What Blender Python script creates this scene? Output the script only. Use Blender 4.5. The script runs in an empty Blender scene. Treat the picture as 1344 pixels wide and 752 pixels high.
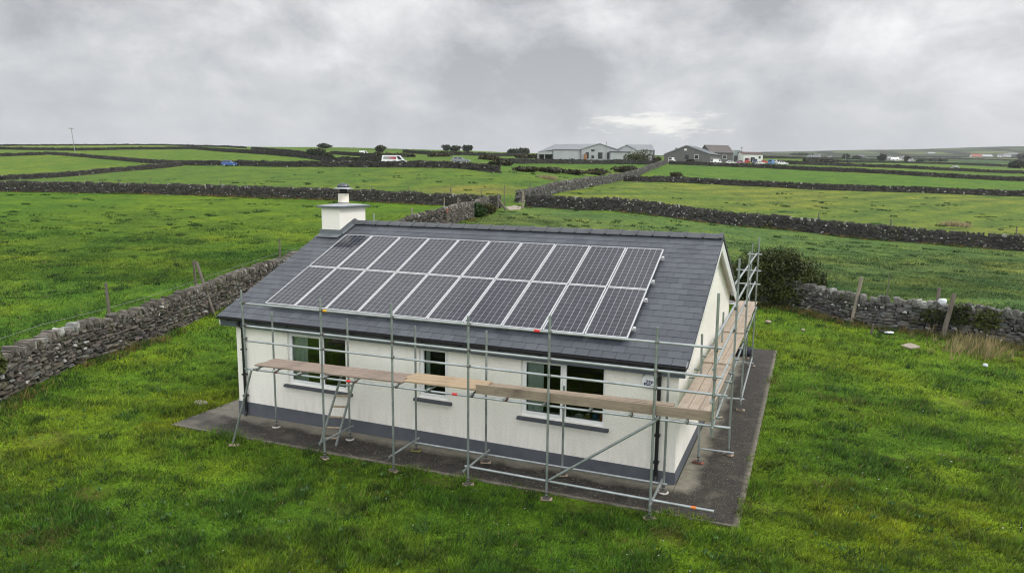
import bpy, math, random
import numpy as np
from math import sin, cos, tan, atan, pi, radians, sqrt
random.seed(7); RNG = np.random.default_rng(11)
SC = bpy.context.scene; COL = SC.collection

# ------------------------------------------------------------------ camera (solved from the photograph)
F, CX, CY, CZ, YAW, PITCH, ROLL = 928.617, 2.316, -14.5755, 6.3948, -0.397502, 0.149001, 0.0107355
CAM = np.array([CX, CY, CZ])
FW = np.array([sin(YAW)*cos(PITCH), cos(YAW)*cos(PITCH), -sin(PITCH)])
R0 = np.array([cos(YAW), -sin(YAW), 0.0]); U0 = np.cross(R0, FW)
RT = cos(ROLL)*R0 + sin(ROLL)*U0; UP = -sin(ROLL)*R0 + cos(ROLL)*U0
FH = np.array([sin(YAW), cos(YAW), 0.0]); RH = R0.copy()
def ray(px, py):
    d = FW + RT*(px-672)/F + UP*(376-py)/F
    return d/(d@FH)
def to_px(P):
    d = np.asarray(P, float) - CAM; z = d@FW; z = np.maximum(z, .1)
    return 672+F*(d@RT)/z, 376-F*(d@UP)/z

# ------------------------------------------------------------------ helpers
def sstep(a, b, x):
    t = np.clip((x-a)/(b-a), 0, 1); return t*t*(3-2*t)
def hash2(ix, iy, s):
    h = (ix.astype(np.int64)*374761393 + iy.astype(np.int64)*668265263 + s*974711) & 0x7fffffff
    h = ((h ^ (h >> 13))*1274126177) & 0x7fffffff
    return ((h ^ (h >> 16)) & 0xffff)/65535.0
def vnoise(x, y, s=0):
    ix = np.floor(x); iy = np.floor(y); fx = x-ix; fy = y-iy
    fx = fx*fx*(3-2*fx); fy = fy*fy*(3-2*fy)
    a = hash2(ix, iy, s); b = hash2(ix+1, iy, s); c = hash2(ix, iy+1, s); d = hash2(ix+1, iy+1, s)
    return a+(b-a)*fx+(c-a)*fy+(a-b-c+d)*fx*fy
def fbm(x, y, s=0, o=4):
    v = 0; a = .5; t = 0
    for i in range(o):
        v = v+a*vnoise(x*2**i+13.7*i, y*2**i-7.3*i, s+i); t += a; a *= .5
    return v/t

def tag(o, label=None, cat=None, group=None, kind=None):
    if label: o['label'] = label
    if cat: o['category'] = cat
    if group: o['group'] = group
    if kind: o['kind'] = kind
    return o
def link(name, me, mat=None, parent=None):
    o = bpy.data.objects.new(name, me); COL.objects.link(o)
    if mat is not None:
        for m in (mat if isinstance(mat, (list, tuple)) else [mat]): me.materials.append(m)
    if parent is not None:
        o.parent = parent
    return o
def empty(name, label, cat, loc=(0, 0, 0), rz=0, group=None):
    o = bpy.data.objects.new(name, None); COL.objects.link(o)
    o.location = loc; o.rotation_euler = (0, 0, rz); o.empty_display_size = .2
    return tag(o, label, cat, group)
def npmesh(name, V, Fq, mat=None, parent=None, col=None, smooth=False, tri=False):
    V = np.ascontiguousarray(V, np.float32); Fq = np.ascontiguousarray(Fq, np.int32)
    n = Fq.shape[1]; me = bpy.data.meshes.new(name)
    me.vertices.add(len(V)); me.vertices.foreach_set('co', V.ravel())
    me.loops.add(Fq.size); me.loops.foreach_set('vertex_index', Fq.ravel())
    me.polygons.add(len(Fq)); me.polygons.foreach_set('loop_start', np.arange(0, Fq.size, n, dtype=np.int32))
    try: me.polygons.foreach_set('loop_total', np.full(len(Fq), n, np.int32))
    except Exception: pass
    me.update(calc_edges=True)
    me.polygons.foreach_set('use_smooth', np.full(len(Fq), bool(smooth)))
    if col is not None:
        c = np.ones((len(V), 4), np.float32); c[:, :3] = col
        at_ = me.color_attributes.new('Col', 'FLOAT_COLOR', 'POINT'); at_.data.foreach_set('color', c.ravel())
    return link(name, me, mat, parent)

class MB:
    def __init__(s): s.v = []; s.f = []; s.sm = []; s.mi = []
    def add(s, V, Fs, smooth=False, mi=0):
        b = len(s.v); s.v += [tuple(map(float, p)) for p in V]
        for f in Fs: s.f.append([b+i for i in f]); s.sm.append(smooth); s.mi.append(mi)
        return s
    def box(s, x0, x1, y0, y1, z0, z1, mi=0):
        V = [(x, y, z) for x in (x0, x1) for y in (y0, y1) for z in (z0, z1)]
        return s.add(V, [(0, 1, 3, 2), (4, 6, 7, 5), (0, 4, 5, 1), (2, 3, 7, 6), (0, 2, 6, 4), (1, 5, 7, 3)], False, mi)
    def obox(s, c, ax, ay, az, mi=0):      # oriented box, half-axis vectors
        c, ax, ay, az = map(np.asarray, (c, ax, ay, az))
        V = [c+i*ax+j*ay+k*az for i in (-1, 1) for j in (-1, 1) for k in (-1, 1)]
        return s.add(V, [(0, 1, 3, 2), (4, 6, 7, 5), (0, 4, 5, 1), (2, 3, 7, 6), (0, 2, 6, 4), (1, 5, 7, 3)], False, mi)
    def tube(s, p, q, r, n=10, r2=None, cap=True, mi=0):
        p = np.asarray(p, float); q = np.asarray(q, float); r2 = r if r2 is None else r2
        d = q-p; d /= np.linalg.norm(d); a = np.array([0, 0, 1.]) if abs(d[2]) < .9 else np.array([1., 0, 0])
        u = np.cross(d, a); u /= np.linalg.norm(u); w = np.cross(d, u)
        A = [p+r*(cos(2*pi*i/n)*u+sin(2*pi*i/n)*w) for i in range(n)]; B = [q+r2*(cos(2*pi*i/n)*u+sin(2*pi*i/n)*w) for i in range(n)]
        s.add(A+B, [(i, (i+1) % n, n+(i+1) % n, n+i) for i in range(n)], True, mi)
        if cap: s.add(A, [tuple(range(n))[::-1]], False, mi); s.add(B, [tuple(range(n))], False, mi)
        return s
    def path(s, pts, r, n=8):
        for a, b in zip(pts[:-1], pts[1:]): s.tube(a, b, r, n)
        return s
    def lathe(s, c, prof, n=20, mi=0):
        c = np.asarray(c, float); m = len(prof); V = []
        for (r, z) in prof:
            V += [c+np.array([r*cos(2*pi*i/n), r*sin(2*pi*i/n), z]) for i in range(n)]
        Fs = [(j*n+i, j*n+(i+1) % n, (j+1)*n+(i+1) % n, (j+1)*n+i) for j in range(m-1) for i in range(n)]
        Fs += [tuple(range(n))[::-1], tuple((m-1)*n+i for i in range(n))]
        return s.add(V, Fs, True, mi)
    def prism(s, poly, a, b, fn, mi=0):    # poly (u,v) extruded a..b ; fn(u,v,w)->xyz
        n = len(poly); V = [fn(u, v, a) for u, v in poly]+[fn(u, v, b) for u, v in poly]
        Fs = [tuple(range(n))[::-1], tuple(range(n, 2*n))]+[(i, (i+1) % n, n+(i+1) % n, n+i) for i in range(n)]
        return s.add(V, Fs, False, mi)
    def build(s, name, mat, parent=None, bevel=0):
        me = bpy.data.meshes.new(name); me.from_pydata(s.v, [], s.f)
        me.polygons.foreach_set('use_smooth', s.sm); me.polygons.foreach_set('material_index', s.mi); me.update()
        o = link(name, me, mat, parent)
        if bevel:
            m = o.modifiers.new('Bevel', 'BEVEL'); m.width = bevel; m.segments = 2; m.limit_method = 'ANGLE'
        return o

# ------------------------------------------------------------------ materials
def newmat(name):
    m = bpy.data.materials.new(name); m.use_nodes = True
    return m, m.node_tree.nodes, m.node_tree.links, m.node_tree.nodes['Principled BSDF']
def nd(N, t, **k):
    n = N.new(t)
    for a, v in k.items():
        if a in ('operation', 'blend_type', 'data_type', 'attribute_name', 'layer_name', 'feature', 'noise_dimensions', 'sky_type', 'distance', 'interpolation_type'): setattr(n, a, v)
        else: n.inputs[a].default_value = v
    return n
def mixc(N, L, fac, a, b, bt='MIX'):
    n = N.new('ShaderNodeMix'); n.data_type = 'RGBA'; n.blend_type = bt
    for s, v in ((0, fac), (6, a), (7, b)):
        if hasattr(v, 'links'): L.new(v, n.inputs[s])
        else: n.inputs[s].default_value = v if s == 0 else (*v, 1) if len(v) == 3 else v
    return n.outputs[2]
def ramp(N, L, inp, *stops):
    n = N.new('ShaderNodeValToRGB'); e = n.color_ramp.elements
    while len(e) < len(stops): e.new(.5)
    for i, (p, c) in enumerate(stops):
        e[i].position = p; e[i].color = (c, c, c, 1) if not isinstance(c, tuple) else (*c, 1)
    L.new(inp, n.inputs[0]); return n.outputs[0]
def math_(N, L, op, a, b=None, c=None):
    n = N.new('ShaderNodeMath'); n.operation = op
    for i, v in enumerate((a, b, c)):
        if v is None: continue
        if hasattr(v, 'links'): L.new(v, n.inputs[i])
        else: n.inputs[i].default_value = v
    return n.outputs[0]
def bump(N, L, P, h, strength=.3, dist=.02):
    b = N.new('ShaderNodeBump'); b.inputs['Strength'].default_value = strength; b.inputs['Distance'].default_value = dist
    L.new(h, b.inputs['Height']); L.new(b.outputs[0], P.inputs['Normal'])
def objco(N): return N.new('ShaderNodeTexCoord').outputs['Object']
def noise(N, L, co, scale, detail=4, rough=.6, dist=0):
    n = N.new('ShaderNodeTexNoise'); n.inputs['Scale'].default_value = scale; n.inputs['Detail'].default_value = detail
    n.inputs['Roughness'].default_value = rough; n.inputs['Distortion'].default_value = dist
    if co is not None: L.new(co, n.inputs['Vector'])
    return n.outputs['Fac']
def simple(name, c, rough=.6, metal=0, var=.15, scale=6, bmp=0, bscale=60, spec=None, c2=None):
    m, N, L, P = newmat(name); co = objco(N)
    f = noise(N, L, co, scale)
    c2 = c2 or tuple(x*(1-var*2) for x in c)
    L.new(mixc(N, L, ramp(N, L, f, (.3, 0.), (.7, 1.)), c2, tuple(min(1, x*(1+var*.3)) for x in c)), P.inputs['Base Color'])
    P.inputs['Roughness'].default_value = rough; P.inputs['Metallic'].default_value = metal
    if spec is not None: P.inputs['Specular IOR Level'].default_value = spec
    if bmp: bump(N, L, P, noise(N, L, co, bscale), bmp, .01)
    return m
M = {}
# white roughcast render with faint streaks
m, N, L, P = newmat('roughcast'); co = objco(N)
f1 = noise(N, L, co, .8, 5); mp = nd(N, 'ShaderNodeMapping'); mp.inputs['Scale'].default_value = (4, 4, .5); L.new(co, mp.inputs[0])
f2 = noise(N, L, mp.outputs[0], 1.2, 5)
c = mixc(N, L, ramp(N, L, f1, (.35, 0.), (.7, 1.)), (.86, .83, .755), (.90, .875, .815))
c = mixc(N, L, ramp(N, L, f2, (.54, 0.), (.78, .25)), c, (.62, .60, .53))
sp = noise(N, L, co, 28, 2); c = mixc(N, L, ramp(N, L, sp, (.68, 0.), (.76, .35)), c, (.45, .43, .38))
sx = N.new('ShaderNodeSeparateXYZ'); L.new(co, sx.inputs[0]); lo_ = ramp(N, L, math_(N, L, 'ADD', sx.outputs[2], math_(N, L, 'MULTIPLY', noise(N, L, co, 3, 5, .7), -.9)), (-.0, .0), (.0, .0)) if False else math_(N, L, 'MULTIPLY', ramp(N, L, sx.outputs[2], (.25, .30), (.95, 0.)), ramp(N, L, noise(N, L, mp.outputs[0], 2.5, 6, .7), (.42, 0.), (.68, 1.)))
c = mixc(N, L, lo_, c, (.42, .42, .32))
L.new(c, P.inputs['Base Color']); P.inputs['Roughness'].default_value = .95
bump(N, L, P, noise(N, L, co, 16, 3, .7), .45, .03); M['roughcast'] = m
M['plinth'] = simple('plinth_paint', (.10, .11, .128), .7, var=.12, scale=3, bmp=.3, bscale=30)
M['sill'] = simple('sill_paint', (.06, .067, .08), .6, var=.1)
M['fascia'] = simple('fascia_paint', (.07, .085, .10), .5, var=.08)
M['black'] = simple('black_plastic', (.012, .012, .014), .4, var=.1)
M['upvc'] = simple('white_upvc', (.88, .885, .89), .35, var=.02)
M['leadwork'] = simple('lead_flashing', (.15, .165, .18), .5, var=.15, scale=4)
M['capstone'] = simple('chimney_capping', (.36, .38, .40), .7, var=.1)
M['capedge'] = simple('cap_edge', (.12, .14, .16), .7, var=.1)
M['cream'] = simple('cream_clay', (.72, .68, .58), .7, var=.06)
M['cowl'] = simple('cowl_metal', (.10, .11, .12), .35, .6, var=.1)
M['brim'] = simple('cowl_brim', (.42, .45, .47), .35, .5, var=.1)
M['orange_wood'] = simple('cut_timber', (.35, .17, .07), .8)
M['curtain'] = simple('curtain_cloth', (.82, .86, .82), .9, var=.08, scale=8)
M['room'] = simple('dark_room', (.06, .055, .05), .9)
# slates: random tone per slate
m, N, L, P = newmat('slate'); co = objco(N); g = N.new('ShaderNodeNewGeometry')
f = noise(N, L, co, 1.1, 4); f2 = noise(N, L, co, 9, 3)
c = mixc(N, L, g.outputs['Random Per Island'], (.042, .049, .060), (.068, .077, .091))
c = mixc(N, L, ramp(N, L, f, (.45, 0.), (.8, .4)), c, (.09, .097, .108))
c = mixc(N, L, ramp(N, L, f2, (.62, 0.), (.85, .2)), c, (.13, .135, .135))
L.new(c, P.inputs['Base Color']); L.new(ramp(N, L, f2, (.3, .36), (.7, .46)), P.inputs['Roughness'])
bump(N, L, P, noise(N, L, co, 22, 3), .05, .01); M['slate'] = m
M['ridge'] = simple('ridge_tile', (.085, .09, .10), .45, var=.15, scale=3)
# solar cells
PW, PH = 1.0033, 2.0445; CW, CH = .972, 2.012
m, N, L, P = newmat('solar_cells'); co = objco(N); sx = N.new('ShaderNodeSeparateXYZ'); L.new(co, sx.inputs[0])
ux = math_(N, L, 'MULTIPLY', math_(N, L, 'SUBTRACT', sx.outputs[0], .028), 6/(CW-.056)); uy = math_(N, L, 'MULTIPLY', math_(N, L, 'SUBTRACT', sx.outputs[1], .028), 12/(CH-.056))
fx = math_(N, L, 'ABSOLUTE', math_(N, L, 'SUBTRACT', math_(N, L, 'FRACT', ux), .5)); fy = math_(N, L, 'ABSOLUTE', math_(N, L, 'SUBTRACT', math_(N, L, 'FRACT', uy), .5))
gx = math_(N, L, 'GREATER_THAN', fx, .479); gy = math_(N, L, 'GREATER_THAN', fy, .488); gd = math_(N, L, 'GREATER_THAN', math_(N, L, 'ADD', fx, fy), .945)
grid = math_(N, L, 'MAXIMUM', gx, math_(N, L, 'MAXIMUM', math_(N, L, 'MULTIPLY', gy, .6), gd))
bb = math_(N, L, 'ABSOLUTE', math_(N, L, 'SUBTRACT', math_(N, L, 'FRACT', math_(N, L, 'MULTIPLY', ux, 4)), .5))
bus = math_(N, L, 'MULTIPLY', math_(N, L, 'LESS_THAN', bb, .06), .14)
fac = math_(N, L, 'MAXIMUM', grid, bus)
cell = nd(N, 'ShaderNodeTexWhiteNoise'); cb = N.new('ShaderNodeCombineXYZ'); L.new(math_(N, L, 'FLOOR', ux), cb.inputs[0]); L.new(math_(N, L, 'FLOOR', uy), cb.inputs[1])
oi = N.new('ShaderNodeObjectInfo'); L.new(oi.outputs['Random'], cb.inputs[2]); L.new(cb.outputs[0], cell.inputs['Vector'])
cc = mixc(N, L, cell.outputs['Value'], (.013, .015, .023), (.024, .026, .036))
L.new(mixc(N, L, fac, cc, (.40, .41, .44)), P.inputs['Base Color'])
P.inputs['Roughness'].default_value = .10; P.inputs['IOR'].default_value = 1.46
M['cells'] = m
M['alu'] = simple('anodised_aluminium', (.60, .61, .62), .4, .0, var=.03)
M['steel'] = simple('galvanised_tube', (.34, .38, .37), .42, .55, var=.18, scale=5)
M['steel2'] = simple('galvanised_tube_bright', (.44, .475, .48), .4, .5, var=.15, scale=4)
M['coupler'] = simple('scaffold_coupler', (.13, .12, .11), .6, .3, var=.3, scale=20)
M['rust'] = simple('rusty_coupler', (.20, .07, .035), .8, .2, var=.3, scale=20)
M['red'] = simple('red_tape', (.65, .03, .03), .5, var=.05); M['yellow'] = simple('yellow_tape', (.75, .42, .02), .5, var=.05); M['orange'] = simple('orange_tape', (.75, .2, .04), .5, var=.05)
M['paletimber'] = simple('pale_sole_timber', (.42, .33, .24), .8, var=.25, scale=9)
M['whitepad'] = simple('white_sole_plastic', (.55, .52, .46), .7, var=.15)
def wood(name, c1, c2, ax=0, dark=.25):
    m, N, L, P = newmat(name); co = objco(N); mp = nd(N, 'ShaderNodeMapping'); s = [14, 14, 14]; s[ax] = .9
    mp.inputs['Scale'].default_value = s; L.new(co, mp.inputs[0])
    f = noise(N, L, mp.outputs[0], 1.6, 6, .65, .6); f2 = noise(N, L, co, 1.7, 4)
    c = mixc(N, L, ramp(N, L, f, (.3, 0.), (.72, 1.)), c1, c2)
    c = mixc(N, L, ramp(N, L, f2, (.5, 0.), (.8, .7)), c, tuple(x*dark for x in c1))
    sp = noise(N, L, co, 9, 2); c = mixc(N, L, ramp(N, L, sp, (.70, 0.), (.76, .7)), c, (.06, .045, .035))
    L.new(c, P.inputs['Base Color']); P.inputs['Roughness'].default_value = .85; bump(N, L, P, f, .35, .006); return m
M['wood_old'] = wood('weathered_board', (.19, .145, .115), (.32, .255, .205)); M['wood_new'] = wood('fresh_board', (.30, .215, .13), (.43, .335, .225), 0, .6)
M['wood_mid'] = wood('toe_board_timber', (.20, .155, .11), (.33, .27, .20)); M['wood_gable'] = wood('pinkish_board', (.30, .235, .175), (.43, .36, .29), 1, .6)
M['post'] = wood('post_timber', (.10, .085, .07), (.20, .17, .14), 2); M['post_light'] = wood('pale_post_timber', (.20, .17, .13), (.33, .29, .23), 2)
# concrete path: pale near the wall, black algae outside
m, N, L, P = newmat('path_concrete'); g = N.new('ShaderNodeNewGeometry'); co = g.outputs['Position']; sx = N.new('ShaderNodeSeparateXYZ'); L.new(co, sx.inputs[0])
n1 = noise(N, L, co, .9, 5, .6, .3); n2 = noise(N, L, co, 5, 5, .7); n3 = noise(N, L, co, 24, 3, .6)
dx = math_(N, L, 'MAXIMUM', sx.outputs[0], math_(N, L, 'MULTIPLY', sx.outputs[1], -1.0))   # distance outside the front and gable walls
dx2 = math_(N, L, 'ADD', dx, math_(N, L, 'MULTIPLY', math_(N, L, 'SUBTRACT', n1, .5), .9))
dk = ramp(N, L, dx2, (.22, 0.), (.5, 1.))
lf = ramp(N, L, math_(N, L, 'ADD', math_(N, L, 'MULTIPLY', sx.outputs[0], -.1), math_(N, L, 'MULTIPLY', n1, .25)), (.0, 1.), (1., 1.)) if False else None
c = mixc(N, L, ramp(N, L, n2, (.35, 0.), (.7, 1.)), (.16, .147, .11), (.24, .225, .18))
d = mixc(N, L, ramp(N, L, n2, (.3, 0.), (.75, 1.)), (.008, .0068, .0055), (.036, .030, .023))
d = mixc(N, L, ramp(N, L, n3, (.60, 0.), (.68, .85)), d, (.24, .215, .165))
n5 = noise(N, L, co, 1.7, 4, .65); d = mixc(N, L, ramp(N, L, n5, (.52, 0.), (.68, .5)), d, (.11, .098, .072))
lw = ramp(N, L, math_(N, L, 'MULTIPLY', sx.outputs[0], -.08), (.93, 0.), (1., .75))      # x < -12: the paler slab left of the house
d = mixc(N, L, lw, d, mixc(N, L, ramp(N, L, noise(N, L, co, 2.2, 6, .7), (.35, 0.), (.65, 1.)), (.055, .05, .04), (.20, .185, .15)))
eg = math_(N, L, 'MAXIMUM', ramp(N, L, math_(N, L, 'SUBTRACT', sx.outputs[0], 1.0), (.33, 0.), (.43, 1.)), ramp(N, L, math_(N, L, 'MULTIPLY_ADD', sx.outputs[1], -1.0, -.9), (.42, 0.), (.50, 1.)))
d = mixc(N, L, math_(N, L, 'MULTIPLY', eg, ramp(N, L, n2, (.3, .15), (.6, .9))), d, (.20, .18, .135))
L.new(mixc(N, L, dk, c, d), P.inputs['Base Color']); P.inputs['Roughness'].default_value = .8; bump(N, L, P, n2, .3, .015); M['path'] = m
M['pathedge'] = simple('path_edge', (.22, .205, .165), .9, var=.3, scale=4)
def attrmat(name, rough=.9, bs=20, bst=.4, var=.35, nscale=5, spec=.3, moss=0, trans=0):
    m, N, L, P = newmat(name); a = nd(N, 'ShaderNodeAttribute', attribute_name='Col'); g = N.new('ShaderNodeNewGeometry'); co = g.outputs['Position']
    f = noise(N, L, co, nscale, 5, .65); c = mixc(N, L, 1.0, a.outputs['Color'], ramp(N, L, f, (.25, 1-var), (.75, 1+var)), 'MULTIPLY')
    if moss:
        mo = noise(N, L, co, 1.3, 4); c = mixc(N, L, ramp(N, L, mo, (.58, 0.), (.72, moss)), c, (.05, .06, .018))
        li = noise(N, L, co, 11, 3); c = mixc(N, L, ramp(N, L, li, (.66, 0.), (.72, .75)), c, (.38, .38, .35))
    L.new(c, P.inputs['Base Color']); P.inputs['Roughness'].default_value = rough; P.inputs['Specular IOR Level'].default_value = spec
    if bs: bump(N, L, P, noise(N, L, co, bs, 4), bst, .03)
    return m
M['stone'] = attrmat('drystone', .92, 16, .6, .35, 9, .25, .7); M['stone_far'] = attrmat('drystone_far', .95, 3, .6, .5, 3, .2, .35)
M['leaf'] = attrmat('foliage', .6, 0, 0, .3, 3, .3)
# ground: field colour attribute x noise
m, N, L, P = newmat('ground_turf'); a = nd(N, 'ShaderNodeAttribute', attribute_name='Col'); g = N.new('ShaderNodeNewGeometry'); co = g.outputs['Position']
n1 = noise(N, L, co, .22, 6, .65, .4); n2 = noise(N, L, co, 1.6, 5, .7, .3); n3 = noise(N, L, co, 9, 3, .7)
c = mixc(N, L, 1.0, a.outputs['Color'], ramp(N, L, n1, (.33, (.62, .68, .8)), (.5, (1., 1., 1.)), (.68, (1.5, 1.24, .9))), 'MULTIPLY')
c = mixc(N, L, 1.0, c, ramp(N, L, n2, (.3, .5), (.5, 1.), (.72, 1.45)), 'MULTIPLY')
c = mixc(N, L, 1.0, c, ramp(N, L, n3, (.25, .65), (.7, 1.25)), 'MULTIPLY')
L.new(c, P.inputs['Base Color']); P.inputs['Roughness'].default_value = .95; P.inputs['Specular IOR Level'].default_value = .15
hh = math_(N, L, 'ADD', n2, math_(N, L, 'MULTIPLY', n3, .35)); bump(N, L, P, hh, .7, .25); M['ground'] = m
# grass blades: colour attribute, shading normal leaning to the sky like a dense sward
m, N, L, P = newmat('grass_blade'); a = nd(N, 'ShaderNodeAttribute', attribute_name='Col'); L.new(a.outputs['Color'], P.inputs['Base Color'])
P.inputs['Roughness'].default_value = .55; P.inputs['Specular IOR Level'].default_value = .2
g = N.new('ShaderNodeNewGeometry'); vm = N.new('ShaderNodeVectorMath'); vm.operation = 'ADD'; vm.inputs[1].default_value = (0, 0, .75); L.new(g.outputs['Normal'], vm.inputs[0])
vn = N.new('ShaderNodeVectorMath'); vn.operation = 'NORMALIZE'; L.new(vm.outputs[0], vn.inputs[0]); L.new(vn.outputs[0], P.inputs['Normal'])
tr = N.new('ShaderNodeBsdfTranslucent'); L.new(a.outputs['Color'], tr.inputs['Color']); mx = N.new('ShaderNodeMixShader'); mx.inputs[0].default_value = .25
L.new(P.outputs[0], mx.inputs[1]); L.new(tr.outputs[0], mx.inputs[2]); L.new(mx.outputs[0], N['Material Output'].inputs[0]); M['blade'] = m
# window glass
m, N, L, P = newmat('window_glass'); t = N.new('ShaderNodeBsdfTransparent'); t.inputs[0].default_value = (.75, .8, .78, 1); gl = N.new('ShaderNodeBsdfGlossy'); gl.inputs['Roughness'].default_value = .02
fr = N.new('ShaderNodeFresnel'); fr.inputs[0].default_value = 1.45; mx = N.new('ShaderNodeMixShader'); L.new(fr.outputs[0], mx.inputs[0]); L.new(t.outputs[0], mx.inputs[1]); L.new(gl.outputs[0], mx.inputs[2])
L.new(mx.outputs[0], N['Material Output'].inputs[0]); M['glass'] = m
M['darkglass'] = simple('car_glass', (.015, .018, .02), .1, var=.1); M['tyre'] = simple('tyre_rubber', (.015, .015, .015), .8)
M['shed'] = simple('grey_cladding', (.42, .435, .45), .6, var=.08, scale=.3); M['shedroof'] = simple('grey_sheet_roof', (.21, .225, .24), .5, var=.1, scale=.3)
M['trim'] = simple('dark_trim', (.06, .065, .075), .6); M['darkhole'] = simple('dark_opening', (.02, .022, .022), .9)
M['greystone'] = simple('grey_pebbledash', (.15, .148, .145), .9, var=.15, scale=1.5); M['roofgrey'] = simple('far_slate_roof', (.12, .13, .145), .6, var=.1, scale=.5)
M['roofbrown'] = simple('brown_tile_roof', (.105, .092, .086), .7, var=.15, scale=.6); M['roofred'] = simple('red_roof', (.30, .09, .06), .7, var=.1, scale=.5); M['roofmaroon'] = simple('maroon_roof', (.085, .05, .048), .7, var=.15)
M['whitewash'] = simple('whitewash', (.78, .78, .76), .8, var=.05); M['polyt'] = simple('green_sheeting', (.27, .32, .30), .5, var=.08); M['pole'] = simple('grey_pole', (.30, .30, .30), .7)
M['navy'] = simple('navy_cloth', (.008, .011, .028), .7, var=.3, scale=8, bmp=.5, bscale=14)
M['flag'] = simple('sandstone_flag', (.36, .31, .25), .85, var=.2, scale=5, bmp=.3); M['lid'] = simple('pale_concrete', (.42, .38, .30), .85, var=.15, scale=6)
M['rag'] = simple('white_rag', (.72, .75, .80), .8, var=.1); M['ragdark'] = simple('dark_rag', (.012, .012, .015), .7)
M['logo'] = simple('navy_print', (.02, .025, .09), .5); M['sign'] = simple('white_plastic', (.84, .85, .87), .4, var=.03); M['rim'] = simple('sounder_rim', (.16, .14, .135), .6)
M['wire'] = simple('fence_wire', (.30, .32, .30), .6, .3); M['bark'] = simple('bark', (.07, .055, .04), .9, var=.2); M['brick'] = simple('red_block', (.28, .10, .07), .8)

# ------------------------------------------------------------------ terrain
# columns of (forward distance, photo row of the ground there); nearer than the first entry the ground is level
COLS = {
 -260: [(30, None), (100, 246), (200, 233), (350, 201), (520, 191), (640, 187.5)],
 0:    [(31, None), (107, 251.5), (205, 236.5), (340, 205.6), (500, 195), (640, 190.5)],
 200:  [(33, None), (104, 255), (200, 223.2), (270, 212.5), (420, 198), (640, 190.5)],
 340:  [(35, None), (100, 259.5), (182, 219), (320, 202), (520, 194.2), (620, 192.6)],
 436:  [(37, None), (97, 262), (168, 219.3), (260, 212), (480, 196.5), (640, 193)],
 600:  [(34, 390), (53, 297), (92, 271.5), (150, 220.5), (185, 213.5), (330, 204.5), (640, 197.2)],
 690:  [(34, 385), (55, 300), (94, 271), (140, 229), (230, 215), (300, 211), (450, 206), (640, 200.5)],
 800:  [(33, None), (84, 278.5), (165, 236.5), (215, 222), (275, 214.5), (310, 211), (600, 206), (900, 203)],
 1000: [(31, None), (87, 298.7), (165, 245.2), (262, 221), (310, 214.3), (400, 209.5), (700, 206.2), (1300, 204.5), (2600, 199.2)],
 1150: [(29.5, None), (79, 314.5), (164, 250.5), (245, 226.5), (380, 219), (600, 213.5), (900, 210), (1500, 207.5), (2600, 196.2)],
 1344: [(28, None), (72, 329.3), (160, 258), (228, 238.3), (380, 228.5), (600, 220), (900, 214), (1500, 208.5), (2600, 191.3)],
 1620: [(27, None), (66, 350), (155, 268), (220, 246), (380, 233), (600, 224), (900, 216), (1500, 209), (2600, 188)],
}
TG = np.exp(np.linspace(np.log(3.0), np.log(5200), 420)); CQ = []; CT = []
for px, lst in sorted(COLS.items()):
    d = ray(px, 236); q = d@RH; ts = [0., lst[0][0]*.985]; zs = [0., 0.]
    for (t, py) in lst:
        z = 0. if py is None else CZ+t*ray(px, py)[2]
        if py is None: zs[-1] = 0; ts.append(t+.01); zs.append(0.)
        else: ts.append(t); zs.append(z)
    if lst[0][1] is not None: ts[1] = 31; zs[1] = 0.
    tl = ts[-1]; zl = zs[-1]; ts += [tl*1.25, 6000.]; zs += [zl*.93-1 if px < 900 else zl-20, zl*.5-15 if px < 900 else zl-40]
    CQ.append(q); CT.append(np.interp(TG, ts, zs))
CQ = np.array(CQ); CT = np.array(CT)
k = np.exp(-np.linspace(-2, 2, 9)**2); k /= k.sum()
CT = np.array([np.convolve(np.pad(r_, 4, mode='edge'), k, 'valid') for r_ in CT])
def zbase(x, y):
    x = np.asarray(x, float); y = np.asarray(y, float); dx = x-CX; dy = y-CY
    t = np.maximum(dx*FH[0]+dy*FH[1], 3.0); q = np.clip((dx*RH[0]+dy*RH[1])/t, CQ[0], CQ[-1])
    lt = np.clip((np.log(t)-np.log(3.0))/(np.log(5200)-np.log(3.0))*419, 0, 418.999); i = lt.astype(int); f = lt-i
    j = np.clip(np.searchsorted(CQ, q)-1, 0, len(CQ)-2); g = (q-CQ[j])/(CQ[j+1]-CQ[j]); g = g*g*(3-2*g)*.5+g*.5
    a = CT[j, i]*(1-f)+CT[j, i+1]*f; b = CT[j+1, i]*(1-f)+CT[j+1, i+1]*f
    return a*(1-g)+b*g
def zg(x, y):
    x = np.asarray(x, float); y = np.asarray(y, float); t = (x-CX)*FH[0]+(y-CY)*FH[1]
    z = zbase(x, y)
    near = 1-sstep(28, 40, t)
    z = z+near*(.009*np.clip(x, -14, 0)-.035)
    amp = np.where(t < 45, .05, .12)+np.clip((t-100)/3000, 0, .6)
    inslab = (x > -13.6) & (x < 1.9) & (y > -2.0) & (y < 14.6)
    z = z+np.where(inslab, 0, amp*(fbm(x*.55, y*.55, 3, 3)-.5))
    return z
def zg1(x, y): return float(zg(np.array([x]), np.array([y]))[0])
def at(px, py, t0=8.0):
    d = ray(px, py); ts = np.exp(np.linspace(np.log(t0), np.log(4000), 3000))
    P = CAM+ts[:, None]*d; h = P[:, 2]-zbase(P[:, 0], P[:, 1])
    i = np.argmax(h < 0) if (h < 0).any() else len(ts)-1
    t = ts[i]
    if i > 0 and h[i] < 0: a, b = h[i-1], h[i]; t = ts[i-1]+(ts[i]-ts[i-1])*a/(a-b)
    p = CAM+t*d; p[2] = zg1(p[0], p[1]); return p
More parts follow.
